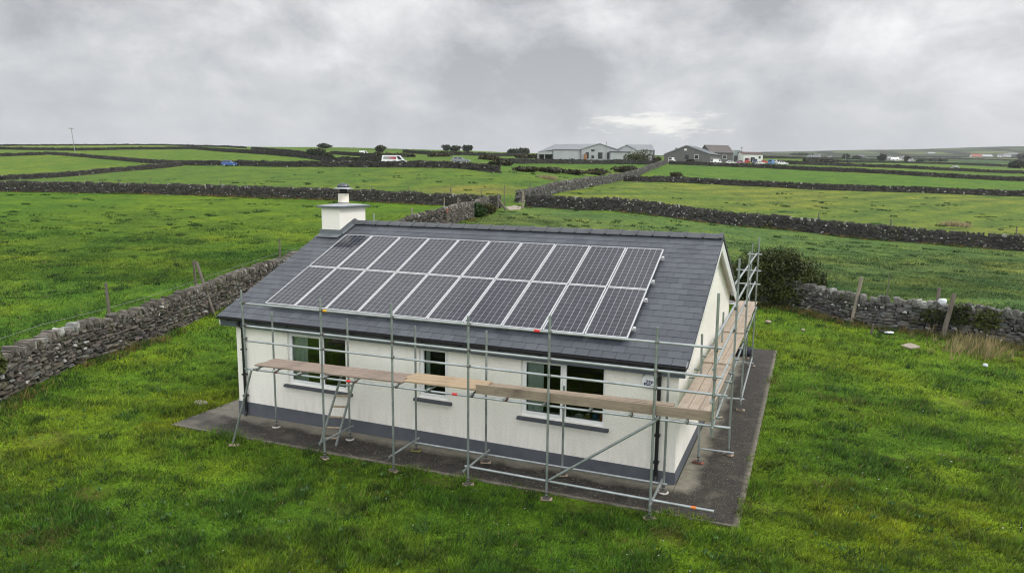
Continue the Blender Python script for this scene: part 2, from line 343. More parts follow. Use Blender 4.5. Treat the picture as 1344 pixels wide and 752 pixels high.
def atd(px, py, t):                     # ground point below/above the pixel at forward distance t
    p = CAM+t*ray(px, py); p[2] = zg1(p[0], p[1]); return p
def tdist(p): return float((np.asarray(p)-CAM)@FH)

# field tints: image-row bands are only used to find which field a world point belongs to
FIELDS = [
 ('garden', None, (.088, .166, .007)),
 ('pasture', [(-400, 530), (0, 508), (89, 470), (149, 451), (208, 430), (268, 405), (372, 365), (533, 312), (589, 292), (618, 281), (650, 270), (577, 268), (427, 261), (339, 258), (0, 250), (-400, 244)], (.066, .140, .008)),
 ('paddock', [(600, 330), (620, 291), (690, 272), (862, 284), (999, 299), (1164, 316), (1343, 330), (1750, 372), (1750, 505), (1343, 449), (1223, 433), (1120, 419), (1061, 404), (990, 404), (900, 330)], (.080, .142, .032)),
 ('meadow', [(690, 268), (862, 281), (999, 297), (1164, 313), (1343, 327), (1750, 368), (1750, 292), (1343, 259), (999, 246), (819, 238), (756, 247)], (.098, .150, .024)),
 ('strip', [(875, 214), (819, 236), (999, 243.5), (1343, 256.5), (1750, 287), (1750, 262), (1343, 239), (1040, 224), (880, 216)], (.070, .145, .018)),
 ('midfield', [(-400, 243), (0, 250), (339, 257), (577, 268), (650, 270), (756, 246), (812, 236), (690, 227), (600, 221), (340, 219), (202, 223), (0, 236), (-400, 236)], (.078, .142, .020)),
 ('upper', [(-400, 230), (0, 232), (240, 219), (339, 214), (440, 213), (340, 196), (100, 199), (-400, 200)], (.080, .150, .015)),
 ('greenstrip', [(655, 219), (800, 222), (860, 218), (870, 214), (700, 214), (640, 216)], (.056, .125, .013)),
]
def inpoly(px, py, poly):
    c = np.zeros(px.shape, bool); n = len(poly); j = n-1
    for i in range(n):
        xi, yi = poly[i]; xj, yj = poly[j]
        if yi != yj:
            c ^= ((yi > py) != (yj > py)) & (px < (xj-xi)*(py-yi)/(yj-yi)+xi)
        j = i
    return c
def fieldcol(x, y, z):
    px, py = to_px(np.stack([x, y, z], -1)); t = (x-CX)*FH[0]+(y-CY)*FH[1]
    c = np.empty((len(x), 3)); c[:] = (.075, .140, .018)
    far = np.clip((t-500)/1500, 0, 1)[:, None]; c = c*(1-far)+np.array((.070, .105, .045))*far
    gard = (t < 38); c[gard] = FIELDS[0][2]
    ok = t > 5
    for n, poly, col in FIELDS[1:]:
        c[ok & inpoly(px, py, poly)] = col
    mead = np.abs(c-np.array((.098, .150, .024))).sum(1) < 1e-6; sw_ = np.sin((x*.62-y*.35)*1.15+1.5*fbm(x*.06, y*.06, 27, 2)*4)   # mown swaths left in the meadow
    c[mead] = c[mead]*(1+.16*sw_[mead, None]*np.array((1.25, .8, .5)))
    # far off: a patchwork of fields parted by dark hedges
    u_ = x*.0062+y*.0012+.35*np.sin(y*.004); v_ = y*.0046-x*.0010+.3*np.sin(x*.005); iu, iv = np.floor(u_), np.floor(v_+.37*hash2(iu_ := np.floor(u_), 0*iu_, 5)*2)
    vv_ = v_+.37*hash2(np.floor(u_), 0*u_, 5)*2; hs = hash2(iu, iv, 17)[:, None]; pat = np.where(hs < .3, np.array((.5, .68, .8)), np.where(hs < .7, np.array((1., 1., 1.)), np.array((1.6, 1.35, 1.2))))
    hedge = (np.minimum(np.abs(vv_-np.round(vv_))/.0046, np.abs(u_-np.round(u_))/.0062) < 9+14*np.clip((t-900)/600, 0, 1))[:, None]
    fw_ = (np.clip((t-420)/200, 0, 1))[:, None]; c = c*(1-fw_)+np.where(hedge, np.array((.018, .024, .014)), c*pat)*fw_
    wd = (np.clip((fbm(x*.004, y*.006, 77, 3)-.56)*10, 0, .85)*np.clip((t-700)/300, 0, 1))[:, None]; c = c*(1-wd)+np.array((.030, .036, .022))*wd
    # straw yellow near the gate and along the meadow's swaths
    d = np.hypot((px-620)/80, (py-250)/8); w = np.clip(1.2-d, 0, .75)[:, None]*(ok & (t > 80))[:, None]; c = c*(1-w)+np.array((.17, .165, .035))*w
    n = fbm(x*.045, y*.045, 9, 4)[:, None]; n2 = fbm(x*.3, y*.3, 21, 3)[:, None]
    w = np.clip((n-.5)*3.2, 0, .6)*(t > 45)[:, None]; c = c*(1-w)+c*np.array((1.5, 1.15, 1.2))*w
    w = np.clip((n2-.52)*3.5, 0, .6)*(t < 60)[:, None]; c = c*(1-w)+c*np.array((1.55, 1.2, .9))*w
    w = np.clip((.46-n2)*4, 0, .5)*(t < 60)[:, None]; c = c*(1-w)+c*np.array((.55, .75, .9))*w
    return c
ang = np.concatenate([np.linspace(-180, -50, 40)[:-1], np.linspace(-50, -42, 14)[:-1], np.linspace(-42, 42, 520)[:-1], np.linspace(42, 50, 14)[:-1], np.linspace(50, 180, 40)[:-1]])
rad = np.concatenate([[.5], np.exp(np.linspace(np.log(3), np.log(5200), 430))])
A, Rr = np.meshgrid(np.radians(ang)+(-YAW)*0, rad, indexing='ij')
X = CX+Rr*(np.sin(A)*RH[0]+np.cos(A)*FH[0]); Y = CY+Rr*(np.sin(A)*RH[1]+np.cos(A)*FH[1])
x = X.ravel(); y = Y.ravel(); z = zg(x, y)
na, nr = A.shape; i = np.arange(na)[:, None]; j = np.arange(nr-1)[None]; i2 = (i+1) % na
Q = np.stack([i*nr+j, i*nr+j+1, i2*nr+j+1, i2*nr+j], -1).reshape(-1, 4)
o = npmesh('ground', np.stack([x, y, z], -1), Q, M['ground'], col=fieldcol(x, y, z), smooth=True); tag(o, kind='structure')

# ------------------------------------------------------------------ concrete path round the house (tilts down to the left)
def zs(x): return .009*min(x, 0)
mb = MB()
def slabpiece(x0, x1, y0, y1, mat):
    V = [(x, y, zs(x)-dz) for x in (x0, x1) for y in (y0, y1) for dz in (.14, 0)]
    mb.add(V, [(0, 1, 3, 2), (4, 6, 7, 5), (0, 4, 5, 1), (2, 3, 7, 6), (0, 2, 6, 4)], False, 1); mb.add([V[1], V[3], V[7], V[5]], [(0, 3, 2, 1)], False, 0)
g_ = .012
for a, b in ((-13.0, -11.55), (-11.55+g_, -8.6), (-8.6+g_, -5.7), (-5.7+g_, -2.85), (-2.85+g_, .03)): slabpiece(a, b, -1.42, 0.06, 0)
for a, b in ((-1.40, .95), (.95+g_, 4.2), (4.2+g_, 7.6), (7.6+g_, 10.8), (10.8+g_, 14.02)): slabpiece(.03+g_, 1.46, a, b, 0)
for a, b in ((.06+g_, 3.2), (3.2+g_, 6.4), (6.4+g_, 9.5)): slabpiece(-13.0, -11.9, a, b, 0)
slabpiece(-13.0, .03, 9.5+g_, 14.0, 0)
o = mb.build('path', [M['path'], M['pathedge']]); tag(o, kind='structure')
mb = MB(); mb.add([(-12.98, -1.40, -.16), (1.44, -1.38, -.06), (1.44, 14.0, -.06), (-12.98, 13.98, -.16)], [(0, 1, 2, 3)]); o = mb.build('path_bed', M['trim']); tag(o, kind='structure')

# ------------------------------------------------------------------ bungalow
LW, OF, OGR, OGL, HE, S, YR = 11.981, .2208, .2028, .4439, 2.6772, .43306, 5.045
YB = 9.6                                   # rear wall
def roofz(y): return HE+S*(y+OF) if y <= YR else HE+S*(YR+OF)-S*(y-YR)
house = empty('bungalow', 'white roughcast bungalow with grey slate roof and solar panels, standing inside scaffolding', 'bungalow', (0, 0, 0))
WT = 2.46
wins = [(-10.24, -8.38, .97, 2.37), (-6.24, -5.44, 1.12, 2.395), (-3.55, -1.57, 1.04, 2.40)]
mb = MB(); xs = sorted({-LW, 0., *[w[0] for w in wins], *[w[1] for w in wins]}); zz = sorted({-.2, WT, *[w[2] for w in wins], *[w[3] for w in wins]})
for a, b in zip(xs[:-1], xs[1:]):
    for c0, d0 in zip(zz[:-1], zz[1:]):
        if any(a >= w[0]-1e-6 and b <= w[1]+1e-6 and c0 >= w[2]-1e-6 and d0 <= w[3]+1e-6 for w in wins): continue
        mb.add([(a, 0, c0), (b, 0, c0), (b, 0, d0), (a, 0, d0)], [(0, 1, 2, 3)])
for (a, b, c0, d0) in wins:
    e = .16
    mb.add([(a, 0, c0), (a, 0, d0), (a, e, d0), (a, e, c0)], [(0, 1, 2, 3)]); mb.add([(b, 0, c0), (b, e, c0), (b, e, d0), (b, 0, d0)], [(0, 1, 2, 3)])
    mb.add([(a, 0, d0), (b, 0, d0), (b, e, d0), (a, e, d0)], [(0, 1, 2, 3)]); mb.add([(a, 0, c0), (a, e, c0), (b, e, c0), (b, 0, c0)], [(0, 1, 2, 3)])
for xx, flip in ((0., 0), (-LW, 1)):
    P_ = [(xx, 0, -.2), (xx, YB, -.2), (xx, YB, roofz(YB)-.03), (xx, YR, roofz(YR)-.03), (xx, 0, roofz(0)-.03)]
    mb.add(P_ if not flip else P_[::-1], [(0, 1, 2, 3, 4)])
mb.add([(-LW, YB, -.2), (0, YB, -.2), (0, YB, 2.6), (-LW, YB, 2.6)], [(3, 2, 1, 0)])
mb.build('wall', M['roughcast'], house)
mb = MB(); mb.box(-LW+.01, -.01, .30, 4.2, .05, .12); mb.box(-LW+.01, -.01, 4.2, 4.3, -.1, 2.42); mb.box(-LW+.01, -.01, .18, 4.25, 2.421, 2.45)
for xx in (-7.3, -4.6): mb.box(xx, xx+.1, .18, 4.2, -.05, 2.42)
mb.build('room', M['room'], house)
mb = MB(); mb.box(-LW-.015, .018, -.018, .0, -.22, .265); mb.box(.0, .018, .0, YB+.015, -.22, .265); mb.box(-LW-.018, -LW, 0, YB, -.22, .265); mb.build('plinth', M['plinth'], house)
# roof: individually tilted slates on both slopes
def slates():
    V = []; an = atan(S); ca, sa = cos(an), sin(an); ex = .25; wd = .3; L0 = (YR+OF)/ca; nrow = int(L0/ex)+1
    for side in (0, 1):
        for r in range(nrow):
            s0 = r*ex; s1 = min(s0+2*ex+.04, L0)
            if s0 > L0-.05: break
            xo = -LW-OGL-(wd/2 if r % 2 else 0)
            while xo < OGR-.001:
                a, b = max(xo, -LW-OGL), min(xo+wd-.008, OGR); xo += wd
                if b-a < .03: continue
                if -12.3 < (a+b)/2 < -11.6 and s1*ca-OF > 4.35 and side == 0 and s0*ca-OF > 4.3: continue
                j = random.uniform(-.001, .001); t = .006; pts = []
                for (ss, lift) in ((s0, .015+j), (s1, .001+j)):
                    for th in (0, t):
                        yy = -OF+ss*ca-(lift+th)*sa; z0 = HE+ss*sa+(lift+th)*ca-.03
                        if side: yy = 2*YR-yy
                        pts.append([(a, yy, z0), (b, yy, z0)])
                V.append([pts[0][0], pts[0][1], pts[1][0], pts[1][1], pts[2][0], pts[2][1], pts[3][0], pts[3][1]])
    V = np.array(V).reshape(-1, 3); n = len(V)//8
    q = np.array([(0, 1, 3, 2), (4, 6, 7, 5), (2, 3, 7, 6), (0, 4, 5, 1), (0, 2, 6, 4), (1, 5, 7, 3)])
    return V, (np.arange(n)[:, None, None]*8+q[None]).reshape(-1, 4)
V, Q = slates(); roof = npmesh('roof', V, Q, M['slate'], house)
mb = MB()   # roof deck under the slates
for sgn in (0, 1):
    f_ = (lambda y: y) if not sgn else (lambda y: 2*YR-y)
    mb.add([(-LW-OGL+.02, f_(-OF+.02), HE-.06), (OGR-.02, f_(-OF+.02), HE-.06), (OGR-.02, YR, roofz(YR)-.06), (-LW-OGL+.02, YR, roofz(YR)-.06)], [(0, 1, 2, 3)])
mb.build('roof_felt', M['trim'], roof)
mb = MB(); xx = -11.55; zr = roofz(YR)
while xx < OGR-.02:
    e = min(xx+.46, OGR+.01)
    for (a, b, lift) in ((xx, e-.05, 0), (e-.07, e-.012, .022)):
        prof = [(-.17, -.075), (-.155, -.045), (-.05, .035), (0, .05), (.05, .035), (.155, -.045), (.17, -.075)]
        n = len(prof); VV = [(a, YR+u, zr+w_+.03+lift) for u, w_ in prof]+[(b, YR+u, zr+w_+.03+lift) for u, w_ in prof]
        mb.add(VV, [(i, i+1, n+i+1, n+i) for i in range(n-1)]+[tuple(range(n))[::-1], tuple(range(n, 2*n))], False)
    xx += .45
mb.build('ridge_tiles', M['ridge'], roof)
mb = MB(); mb.box(-LW-OGL+.08, OGR-.05, -.185, -.16, 2.40, 2.625); mb.box(-LW-OGL+.08, OGR-.05, -.16, 0, 2.40, 2.42); mb.build('fascia', M['fascia'], house)
# half-round gutter
n = 9; VV = []; x0, x1 = -LW-OGL+.02, OGR-.02
prof = [(.058*cos(pi+pi*i/(n-1)), .055*sin(pi+pi*i/(n-1))) for i in range(n)]; prof2 = [(u*.9, v_*.9) for u, v_ in prof[::-1]]; pr = prof+prof2
mb = MB(); mb.prism(pr, x0, x1, lambda u, v_, w: (w, -.245+u, 2.635+v_)); gut = mb.build('gutter', M['black'], house)
for k_ in range(13): xx = x0+.4+k_*1.0; MB().box(xx, xx+.03, -.31, -.186, 2.565, 2.60).build('gutter_bracket', M['black'], gut)
for nm, xx, zb in (('d', -11.68, -.1), ('d', -.385, .03)):
    mb = MB(); mb.path([(xx, -.245, 2.60), (xx, -.24, 2.50), (xx, -.085, 2.36), (xx, -.075, zb+.1)], .042, 10); mb.tube((xx, -.075, zb+.12), (xx, -.13, zb+.02), .044, 10)
    dp = mb.build('downpipe', M['black'], house)
    for zz_ in (.45, 1.05, 1.75): MB().box(xx-.06, xx+.06, -.13, -.012, zz_, zz_+.04).build('pipe_clip', M['black'], dp)
# barge boards on the gable, verge trim
an = atan(S); ca, sa = cos(an), sin(an)
mb = MB()
for side in (0, 1):
    f_ = (lambda y: y) if not side else (lambda y: 2*YR-y)
    for xb0, xb1 in ((OGR-.045, OGR-.02), (-LW-OGL+.02, -LW-OGL+.045)):
        y0, y1 = -OF+.04, YR; zt = lambda y: HE+S*(y+OF)-.062
        poly = [(y0, zt(y0)), (y1, zt(y1)), (y1, zt(y1)-.30), (y0+.02, zt(y0)-.27 if side else zt(y0)-.22)]
        MB().prism(poly, xb0, xb1, lambda u, v_, w: (w, f_(u), v_)).build('barge_board', M['upvc'], house)
mb = MB()
for side in (0, 1):
    f_ = (lambda y: y) if not side else (lambda y: 2*YR-y)
    poly = [(-OF, HE-.035), (YR, HE+S*(YR+OF)-.035), (YR, HE+S*(YR+OF)+.03), (-OF, HE+.03)] if side else [(-OF, HE-.062), (YR, HE+S*(YR+OF)-.062), (YR, HE+S*(YR+OF)-.034), (-OF, HE-.034)]
    for xb0, xb1 in ((OGR-.018, OGR+.008), (-LW-OGL-.006, -LW-OGL+.018)): MB().prism(poly, xb0, xb1, lambda u, v_, w: (w, f_(u), v_)).build('verge_trim', M['trim'], roof)
mb = MB()   # white soffit under gable overhang + rear eave
for side in (0, 1):
    f_ = (lambda y: y) if not side else (lambda y: 2*YR-y)
    for a, b in ((0., OGR-.045), (-LW-OGL+.045, -LW)):
        mb.add([(a, f_(0), roofz(0)-.16), (b, f_(0), roofz(0)-.16), (b, YR, roofz(YR)-.16), (a, YR, roofz(YR)-.16)], [(0, 1, 2, 3)])
mb.box(-LW-.3, OGR-.05, YB+.01, 2*YR+OF-.03, 2.40, 2.42); mb.build('soffit', M['upvc'], house)
MB().box(OGR-.10, OGR+.0, 2*YR+OF-.16, 2*YR+OF-.02, 2.30, 2.52).build('rafter_end', M['orange_wood'], house)
# chimney
ch = MB().box(-12.3, -11.6, 4.24, 5.67, 3.9, 5.46).build('chimney', M['roughcast'], house)
MB().box(-12.3, -11.99, 4.26, 5.65, -.2, 3.9).build('chimney_breast', M['roughcast'], house)
mb = MB(); mb.add([(-12.42, 4.12, 5.455), (-11.49, 4.12, 5.455), (-11.49, 5.79, 5.455), (-12.42, 5.79, 5.455), (-12.42, 4.12, 5.515), (-11.49, 4.12, 5.515), (-11.49, 5.79, 5.515), (-12.42, 5.79, 5.515), (-12.12, 4.7, 5.575), (-11.79, 4.7, 5.575), (-11.79, 5.2, 5.575), (-12.12, 5.2, 5.575)],
       [(3, 2, 1, 0), (0, 1, 5, 4), (1, 2, 6, 5), (2, 3, 7, 6), (3, 0, 4, 7), (8, 9, 10, 11)]); mb.add([(-12.42, 4.12, 5.515), (-11.49, 4.12, 5.515), (-11.49, 5.79, 5.515), (-12.42, 5.79, 5.515), (-12.12, 4.7, 5.575), (-11.79, 4.7, 5.575), (-11.79, 5.2, 5.575), (-12.12, 5.2, 5.575)], [(0, 1, 5, 4), (1, 2, 6, 5), (2, 3, 7, 6), (3, 0, 4, 7), (4, 5, 6, 7)], False, 1)
mb.build('cap', [M['capedge'], M['capstone']], ch)
cp = (-11.95, 4.95, 0)
MB().lathe(cp, [(.20, 5.56), (.185, 5.60), (.175, 5.60), (.175, 5.90), (.15, 5.90)], 20).build('chimney_pot', M['cream'], ch)
MB().lathe(cp, [(.19, 5.555), (.19, 5.61), (.17, 5.61)], 20).build('pot_collar', M['trim'], ch)
MB().lathe(cp, [(.10, 5.88), (.13, 5.92), (.13, 6.08), (.10, 6.08)], 16).build('cowl', M['black'], ch)
MB().lathe(cp, [(.12, 6.055), (.33, 6.045), (.34, 6.06), (.20, 6.10), (.19, 6.10)], 24).build('cowl_brim', M['brim'], ch)
MB().lathe(cp, [(.205, 6.095), (.20, 6.14), (.16, 6.20), (.09, 6.23), (.02, 6.24)], 24).build('cowl_dome', M['cowl'], ch)
mb = MB()  # apron + stepped side flashing
zf = lambda y: roofz(y)+.005
mb.add([(-12.4, 3.98, zf(3.98)+.03), (-11.52, 3.98, zf(3.98)+.03), (-11.52, 4.235, zf(4.2)+.03), (-12.4, 4.235, zf(4.2)+.03), (-12.4, 4.235, zf(4.2)+.16), (-11.52, 4.235, zf(4.2)+.16)], [(0, 1, 2, 3), (3, 2, 5, 4)])
for k_ in range(12):
    y0 = 4.235+k_*.12; y1 = y0+.12; top = max(roofz(y0), roofz(y1))+.14
    mb.add([(-11.595, y0, roofz(y0)), (-11.595, y1, roofz(y1)), (-11.595, y1, roofz(y1)+.15), (-11.595, y0, roofz(y0)+.15)], [(0, 1, 2, 3)])
    mb.add([(-11.595, y0, roofz(y0)+.035), (-11.45, y0, roofz(y0)+.03), (-11.45, y1, roofz(y1)+.03), (-11.595, y1, roofz(y1)+.035)], [(0, 1, 2, 3)])
mb.build('flashing', M['leadwork'], ch)
# windows
def window(a, b, c0, d0, mull, curtains, sx0, sx1):
    y0 = .06; fw = .06; root = MB()
    root.box(a, b, y0, y0+.07, c0, c0+fw+.03); root.box(a, b, y0, y0+.07, d0-fw, d0)
    xs_ = [a, b-fw]+([mull-.045] if mull else [])
    for xx in xs_: root.box(xx, xx+(.09 if (mull and xx == mull-.045) else fw), y0, y0+.07, c0+fw+.03, d0-fw)
    wo = MB().box(a, b, .075, .083, c0-.03, c0+.0); w = root.build('window', M['upvc'], house, .006)
    bays = [(a+fw, mull-.045), (mull+.045, b-fw)] if mull else [(a+fw, b-fw)]
    for k_, (p, q) in enumerate(bays):
        if k_ == 0 and not (mull is None and False):
            mb = MB(); sw = .045
            mb.box(p+.002, p+sw, y0-.012, y0+.05, c0+fw+.002, d0-fw-.002); mb.box(q-sw, q-.002, y0-.012, y0+.05, c0+fw+.002, d0-fw-.002)
            mb.box(p+sw, q-sw, y0-.012, y0+.05, c0+fw+.002, c0+fw+sw); mb.box(p+sw, q-sw, y0-.012, y0+.05, d0-fw-sw, d0-fw-.002); mb.build('casement', M['upvc'], w, .005)
            p, q, cc0, dd0 = p+sw, q-sw, c0+fw+sw, d0-fw-sw
        else: cc0, dd0 = c0+fw, d0-fw
        MB().box(p-.004, q+.004, y0+.028, y0+.036, cc0-.004, dd0+.004).build('pane', M['glass'], w)
    mb = MB(); mb.prism([(.07, c0+.002), (.0, c0-.015), (-.075, c0-.03), (-.085, c0-.09), (0., c0-.085), (.07, c0-.06)], sx0, sx1, lambda u, v_, ww: (ww, u, v_)); mb.build('sill', M['sill'], w, .008)
    for (p, q) in curtains:
        n = 24; VV = []
        for i in range(n+1):
            xx = p+(q-p)*i/n; yy = .150+.018*sin(i*1.75)
            VV += [(xx, yy, c0-.05), (xx, yy, d0+.02)]
        mb = MB(); mb.add(VV, [(2*i, 2*i+2, 2*i+3, 2*i+1) for i in range(n)], True); mb.build('curtain', M['curtain'], w)
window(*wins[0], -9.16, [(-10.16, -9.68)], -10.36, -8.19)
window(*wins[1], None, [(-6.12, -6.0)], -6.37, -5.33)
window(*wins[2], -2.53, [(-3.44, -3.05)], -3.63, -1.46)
# things on the sill inside the right window
def pot_thing(name, label, cat, x, y, z, prof, mat, parts=()):
    o = MB().lathe((0, 0, 0), prof, 14).build(name, mat); o.location = (x, y, z); tag(o, label, cat); return o
zsil = 1.105; MB().box(-3.5, -1.62, .19, .34, 1.085, zsil).build('inner_sill', M['upvc'], house)
mug = pot_thing('mug', 'blue mug on the inside sill of the right-hand window', 'mug', -1.86, .26, zsil, [(.045, 0), (.05, .01), (.05, .12), (.04, .12), (.04, .02), (.0, .02)], simple('blue_glaze', (.06, .22, .42), .3))
mb = MB(); mb.path([(.05, 0, .09), (.085, 0, .085), (.085, 0, .04), (.05, 0, .03)], .008, 6); mb.build('handle', mug.data.materials[0], mug)
b_ = pot_thing('sauce_bottle', 'orange bottle beside the blue mug on the inside window sill', 'bottle', -1.71, .25, zsil, [(.035, 0), (.04, .01), (.04, .13), (.016, .17), (.016, .19), (.0, .19)], simple('orange_glass', (.5, .14, .03), .3))
MB().lathe((0, 0, .19), [(.02, 0), (.02, .03), (0, .03)], 10).build('cap', M['upvc'], b_)
for (nm, lab, ct, xx, c_, w_, h_) in (('carton', 'small yellow-brown carton left of the blue mug inside the window', 'carton', -2.02, (.40, .30, .10), .06, .09), ('tissue_box', 'pale tissue box on the inside sill near the window mullion', 'box', -2.22, (.45, .48, .44), .09, .07)):
    o = MB().box(-w_, w_, -.04, .04, 0, h_).build(nm, simple(nm+'_card', c_, .8), None, .006); o.location = (xx, .26, zsil); tag(o, lab, ct)
    MB().box(-w_*.5, w_*.5, -.02, .02, h_, h_+.012).build('flap' if nm == 'carton' else 'tissue', M['upvc'], o)
# round alarm sounder; the shadow round its face is the backing disc's dark colour
al = MB(); n = 32
def disc(cx_, cz_, r, y0, y1): return [(cx_+r*cos(2*pi*i/n), y0, cz_+r*sin(2*pi*i/n)) for i in range(n)]+[(cx_+r*cos(2*pi*i/n), y1, cz_+r*sin(2*pi*i/n)) for i in range(n)]
CD = [tuple(range(n))[::-1], tuple(range(n, 2*n))]+[(i, (i+1) % n, n+(i+1) % n, n+i) for i in range(n)]
al.add(disc(-.605, 2.235, .168, -.03, 0), CD); sound = al.build('alarm_sounder', M['rim'], house)
al = MB(); al.add(disc(-.61, 2.225, .157, -.062, -.03), CD); al.build('sounder_face', M['sign'], sound, .008)
cu = bpy.data.curves.new('logo', 'FONT'); cu.body = 'ZEB'; cu.size = .10; cu.align_x = 'CENTER'; cu.extrude = .001; cu.offset = .004
to = bpy.data.objects.new('t', cu); COL.objects.link(to); to.location = (-.60, -.0645, 2.165); to.rotation_euler = (pi/2, radians(4), 0)
dg = bpy.context.evaluated_depsgraph_get(); me = bpy.data.meshes.new_from_object(to.evaluated_get(dg)); me.transform(to.matrix_world if False else __import__('mathutils').Matrix.LocRotScale(to.location, to.rotation_euler, None))
bpy.data.objects.remove(to); lo = link('logo', me, M['logo'], sound); lo['label'] = 'dark blue ZEB lettering'
mb = MB(); mb.prism([(-.715, 2.12), (-.69, 2.12), (-.69, 2.19), (-.715, 2.19)], -.0655, -.0635, lambda u, v_, w: (u, w, v_)); mb.prism([(-.685, 2.135), (-.59, 2.115), (-.50, 2.10), (-.50, 2.13), (-.59, 2.145), (-.685, 2.16)], -.0655, -.0635, lambda u, v_, w: (u, w, v_)); mb.build('logo_bar', M['logo'], sound)

# ------------------------------------------------------------------ solar panels, two rows of ten, and their rails
A0, S0 = 1.3733, .593
nrm = np.array([0, -sa, ca]); slp = np.array([0, ca, sa]); B0 = np.array([OGR, -OF, HE])+nrm*.125
ordn = ['first', 'second', 'third', 'fourth', 'fifth', 'sixth', 'seventh', 'eighth', 'ninth', 'last']
pan0 = None
for row in (0, 1):
    for i in range(10):
        org = B0+np.array([-A0-(10-i)*PW+.0155, 0, 0])+slp*(S0+row*PH+.012)
        lab = f'{"upper" if row else "lower"} row solar panel, {ordn[i]} of its row counted from the chimney end' if i not in (0, 9) else f'solar panel at the {"chimney" if i == 0 else "right-hand"} end of the {"upper" if row else "lower"} row'
        if pan0 is None:
            pan0 = empty('solar_panel', lab, 'solar panel', org, 0, 'solar panels on the slate roof'); kids = []
            mb = MB(); w = .018
            mb.box(0, CW, 0, w, -.035, .004); mb.box(0, CW, CH-w, CH, -.035, .004); mb.box(0, w, w, CH-w, -.035, .004); mb.box(CW-w, CW, w, CH-w, -.035, .004)
            kids.append(mb.build('frame', M['alu'], pan0)); kids.append(MB().box(w, CW-w, w, CH-w, -.02, 0).build('cell_sheet', M['cells'], pan0)); kids.append(MB().box(w, CW-w, w, CH-w, -.03, -.022).build('backsheet', M['sign'], pan0)); kids.append(MB().box(CW/2-.06, CW/2+.06, CH-.3, CH-.15, -.055, -.031).build('junction_box', M['black'], pan0)); t = pan0
        else:
            t = pan0.copy(); COL.objects.link(t); t['label'] = lab
            for k_ in kids: c_ = k_.copy(); COL.objects.link(c_); c_.parent = t
        t.location = org; t.rotation_euler = (an, 0, 0)
rl = ['lowest', 'second lowest', 'second highest', 'highest']
for k_, ss in enumerate((.42, 1.62, 2.46, 3.66)):
    p = B0+slp*(S0+ss)-nrm*.06; x0, x1 = OGR-A0-10*PW-.04, OGR-A0+.075
    r_ = MB().obox(np.array([(x0+x1)/2, p[1], p[2]]), ((x1-x0)/2, 0, 0), slp*.02, nrm*.022).build('mounting_rail', M['alu']); tag(r_, f'{rl[k_]} aluminium rail under the solar panels, its end showing at the right edge', 'rail', 'solar mounting rails')
    MB().obox(np.array([x1-.03, p[1], p[2]])+nrm*.045, (.03, 0, 0), slp*.025, nrm*.022).build('end_clamp', M['alu'], r_)
    mb = MB()
    for xx in np.arange(x0+.3, x1-.2, 1.2): mb.obox(np.array([xx, p[1], p[2]])-nrm*.028-slp*.03, (.02, 0, 0), slp*.06, nrm*.006)
    mb.build('roof_hook', M['steel'], r_)

# ------------------------------------------------------------------ scaffolding
scf = empty('scaffolding', 'galvanised tube scaffolding along the front and right gable of the bungalow', 'scaffolding', (0, 0, 0))
TR = .0255; YO, YI = -1.72, -.5
def tube(name, p, q, mat='steel', r=TR, tape=None):
    o = MB().tube(p, q, r, 12).build(name, M[mat], scf)
    for (f, ln, mt) in (tape or []):
        p_, q_ = np.array(p, float), np.array(q, float); d = (q_-p_); L_ = np.linalg.norm(d); a = p_+d*f
        MB().tube(a, a+d/L_*ln, r+.0025, 12).build('tape', M[mt], o)
    return o
def coup(p, rust=False):
    p = np.array(p, float); mb = MB(); j = random.uniform(-.01, .01)
    mb.box(p[0]-.032, p[0]+.032, p[1]-.038, p[1]+.038, p[2]-.03+j, p[2]+.03+j); mb.tube(p+(.02, -.075, j), p+(.02, .05, j), .011, 6); mb.tube(p+(.02, -.08, j), p+(.02, -.06, j), .018, 6)
    return mb.build('coupler', M['rust' if rust else 'coupler'], scf, .01)
def soleplate(x, y): return zs(x)+.004 if -13 < x < 1.46 and -1.42 < y < 14 else zg1(x, y)+.02
pads = []
def base(x, y, kind='paletimber', pad=True):
    z0 = soleplate(x, y)
    mb = MB(); mb.box(x-.075, x+.075, y-.075, y+.075, z0+.04, z0+.048); mb.tube((x, y, z0+.048), (x, y, z0+.16), .017, 8); mb.tube((x, y, z0+.13), (x, y, z0+.16), .034, 8); mb.build('base_plate', M['coupler'], scf)
    pads.append((x, y, z0, kind)); return z0+.10
outer = [(-7.78, 3.70), (-5.9, 3.74), (-4.05, 3.62), (-2.27, 3.78), (-.16, 3.74)]
for (x, zt) in outer: tube('standard', (x, YO, base(x, YO)), (x, YO, zt))
tube('standard', (-10.03, YO, 1.72), (-10.09, YO, 3.74)); tube('standard', (.91, YO, 1.80), (.90, YO, 4.45))
inner = [(-10.27, 2.99, 'whitepad'), (-7.95, 3.02, 'whitepad'), (-6.04, 3.0, 'mossy'), (-4.2, 3.06, 'paletimber'), (-2.35, 2.02, 'paletimber'), (-.13, 2.56, 'whitepad')]
M['mossy'] = simple('mossy_sole_timber', (.30, .27, .07), .8, var=.25, scale=9)
for (x, zt, kd) in inner: tube('standard', (x, YI, base(x, YI, kd)), (x, YI, zt))
YL = YO+.055
tube('ledger', (-10.18, YL, 3.41), (1.0, YL, 3.45), 'steel2', tape=[(.213, .16, 'yellow'), (.677, .12, 'red')]); tube('guardrail', (-10.1, YL, 2.86), (1.03, YL, 2.91), 'steel2'); tube('guardrail', (-10.05, YL, 2.50), (1.03, YL, 2.58), 'steel2')
tube('deck_ledger', (-10.12, YL, 1.80), (1.22, YL, 1.99), 'steel2', tape=[(.262, .12, 'red'), (.50, .12, 'red')]); tube('deck_ledger', (-9.75, -.97, 1.80), (.3, -.97, 1.97))
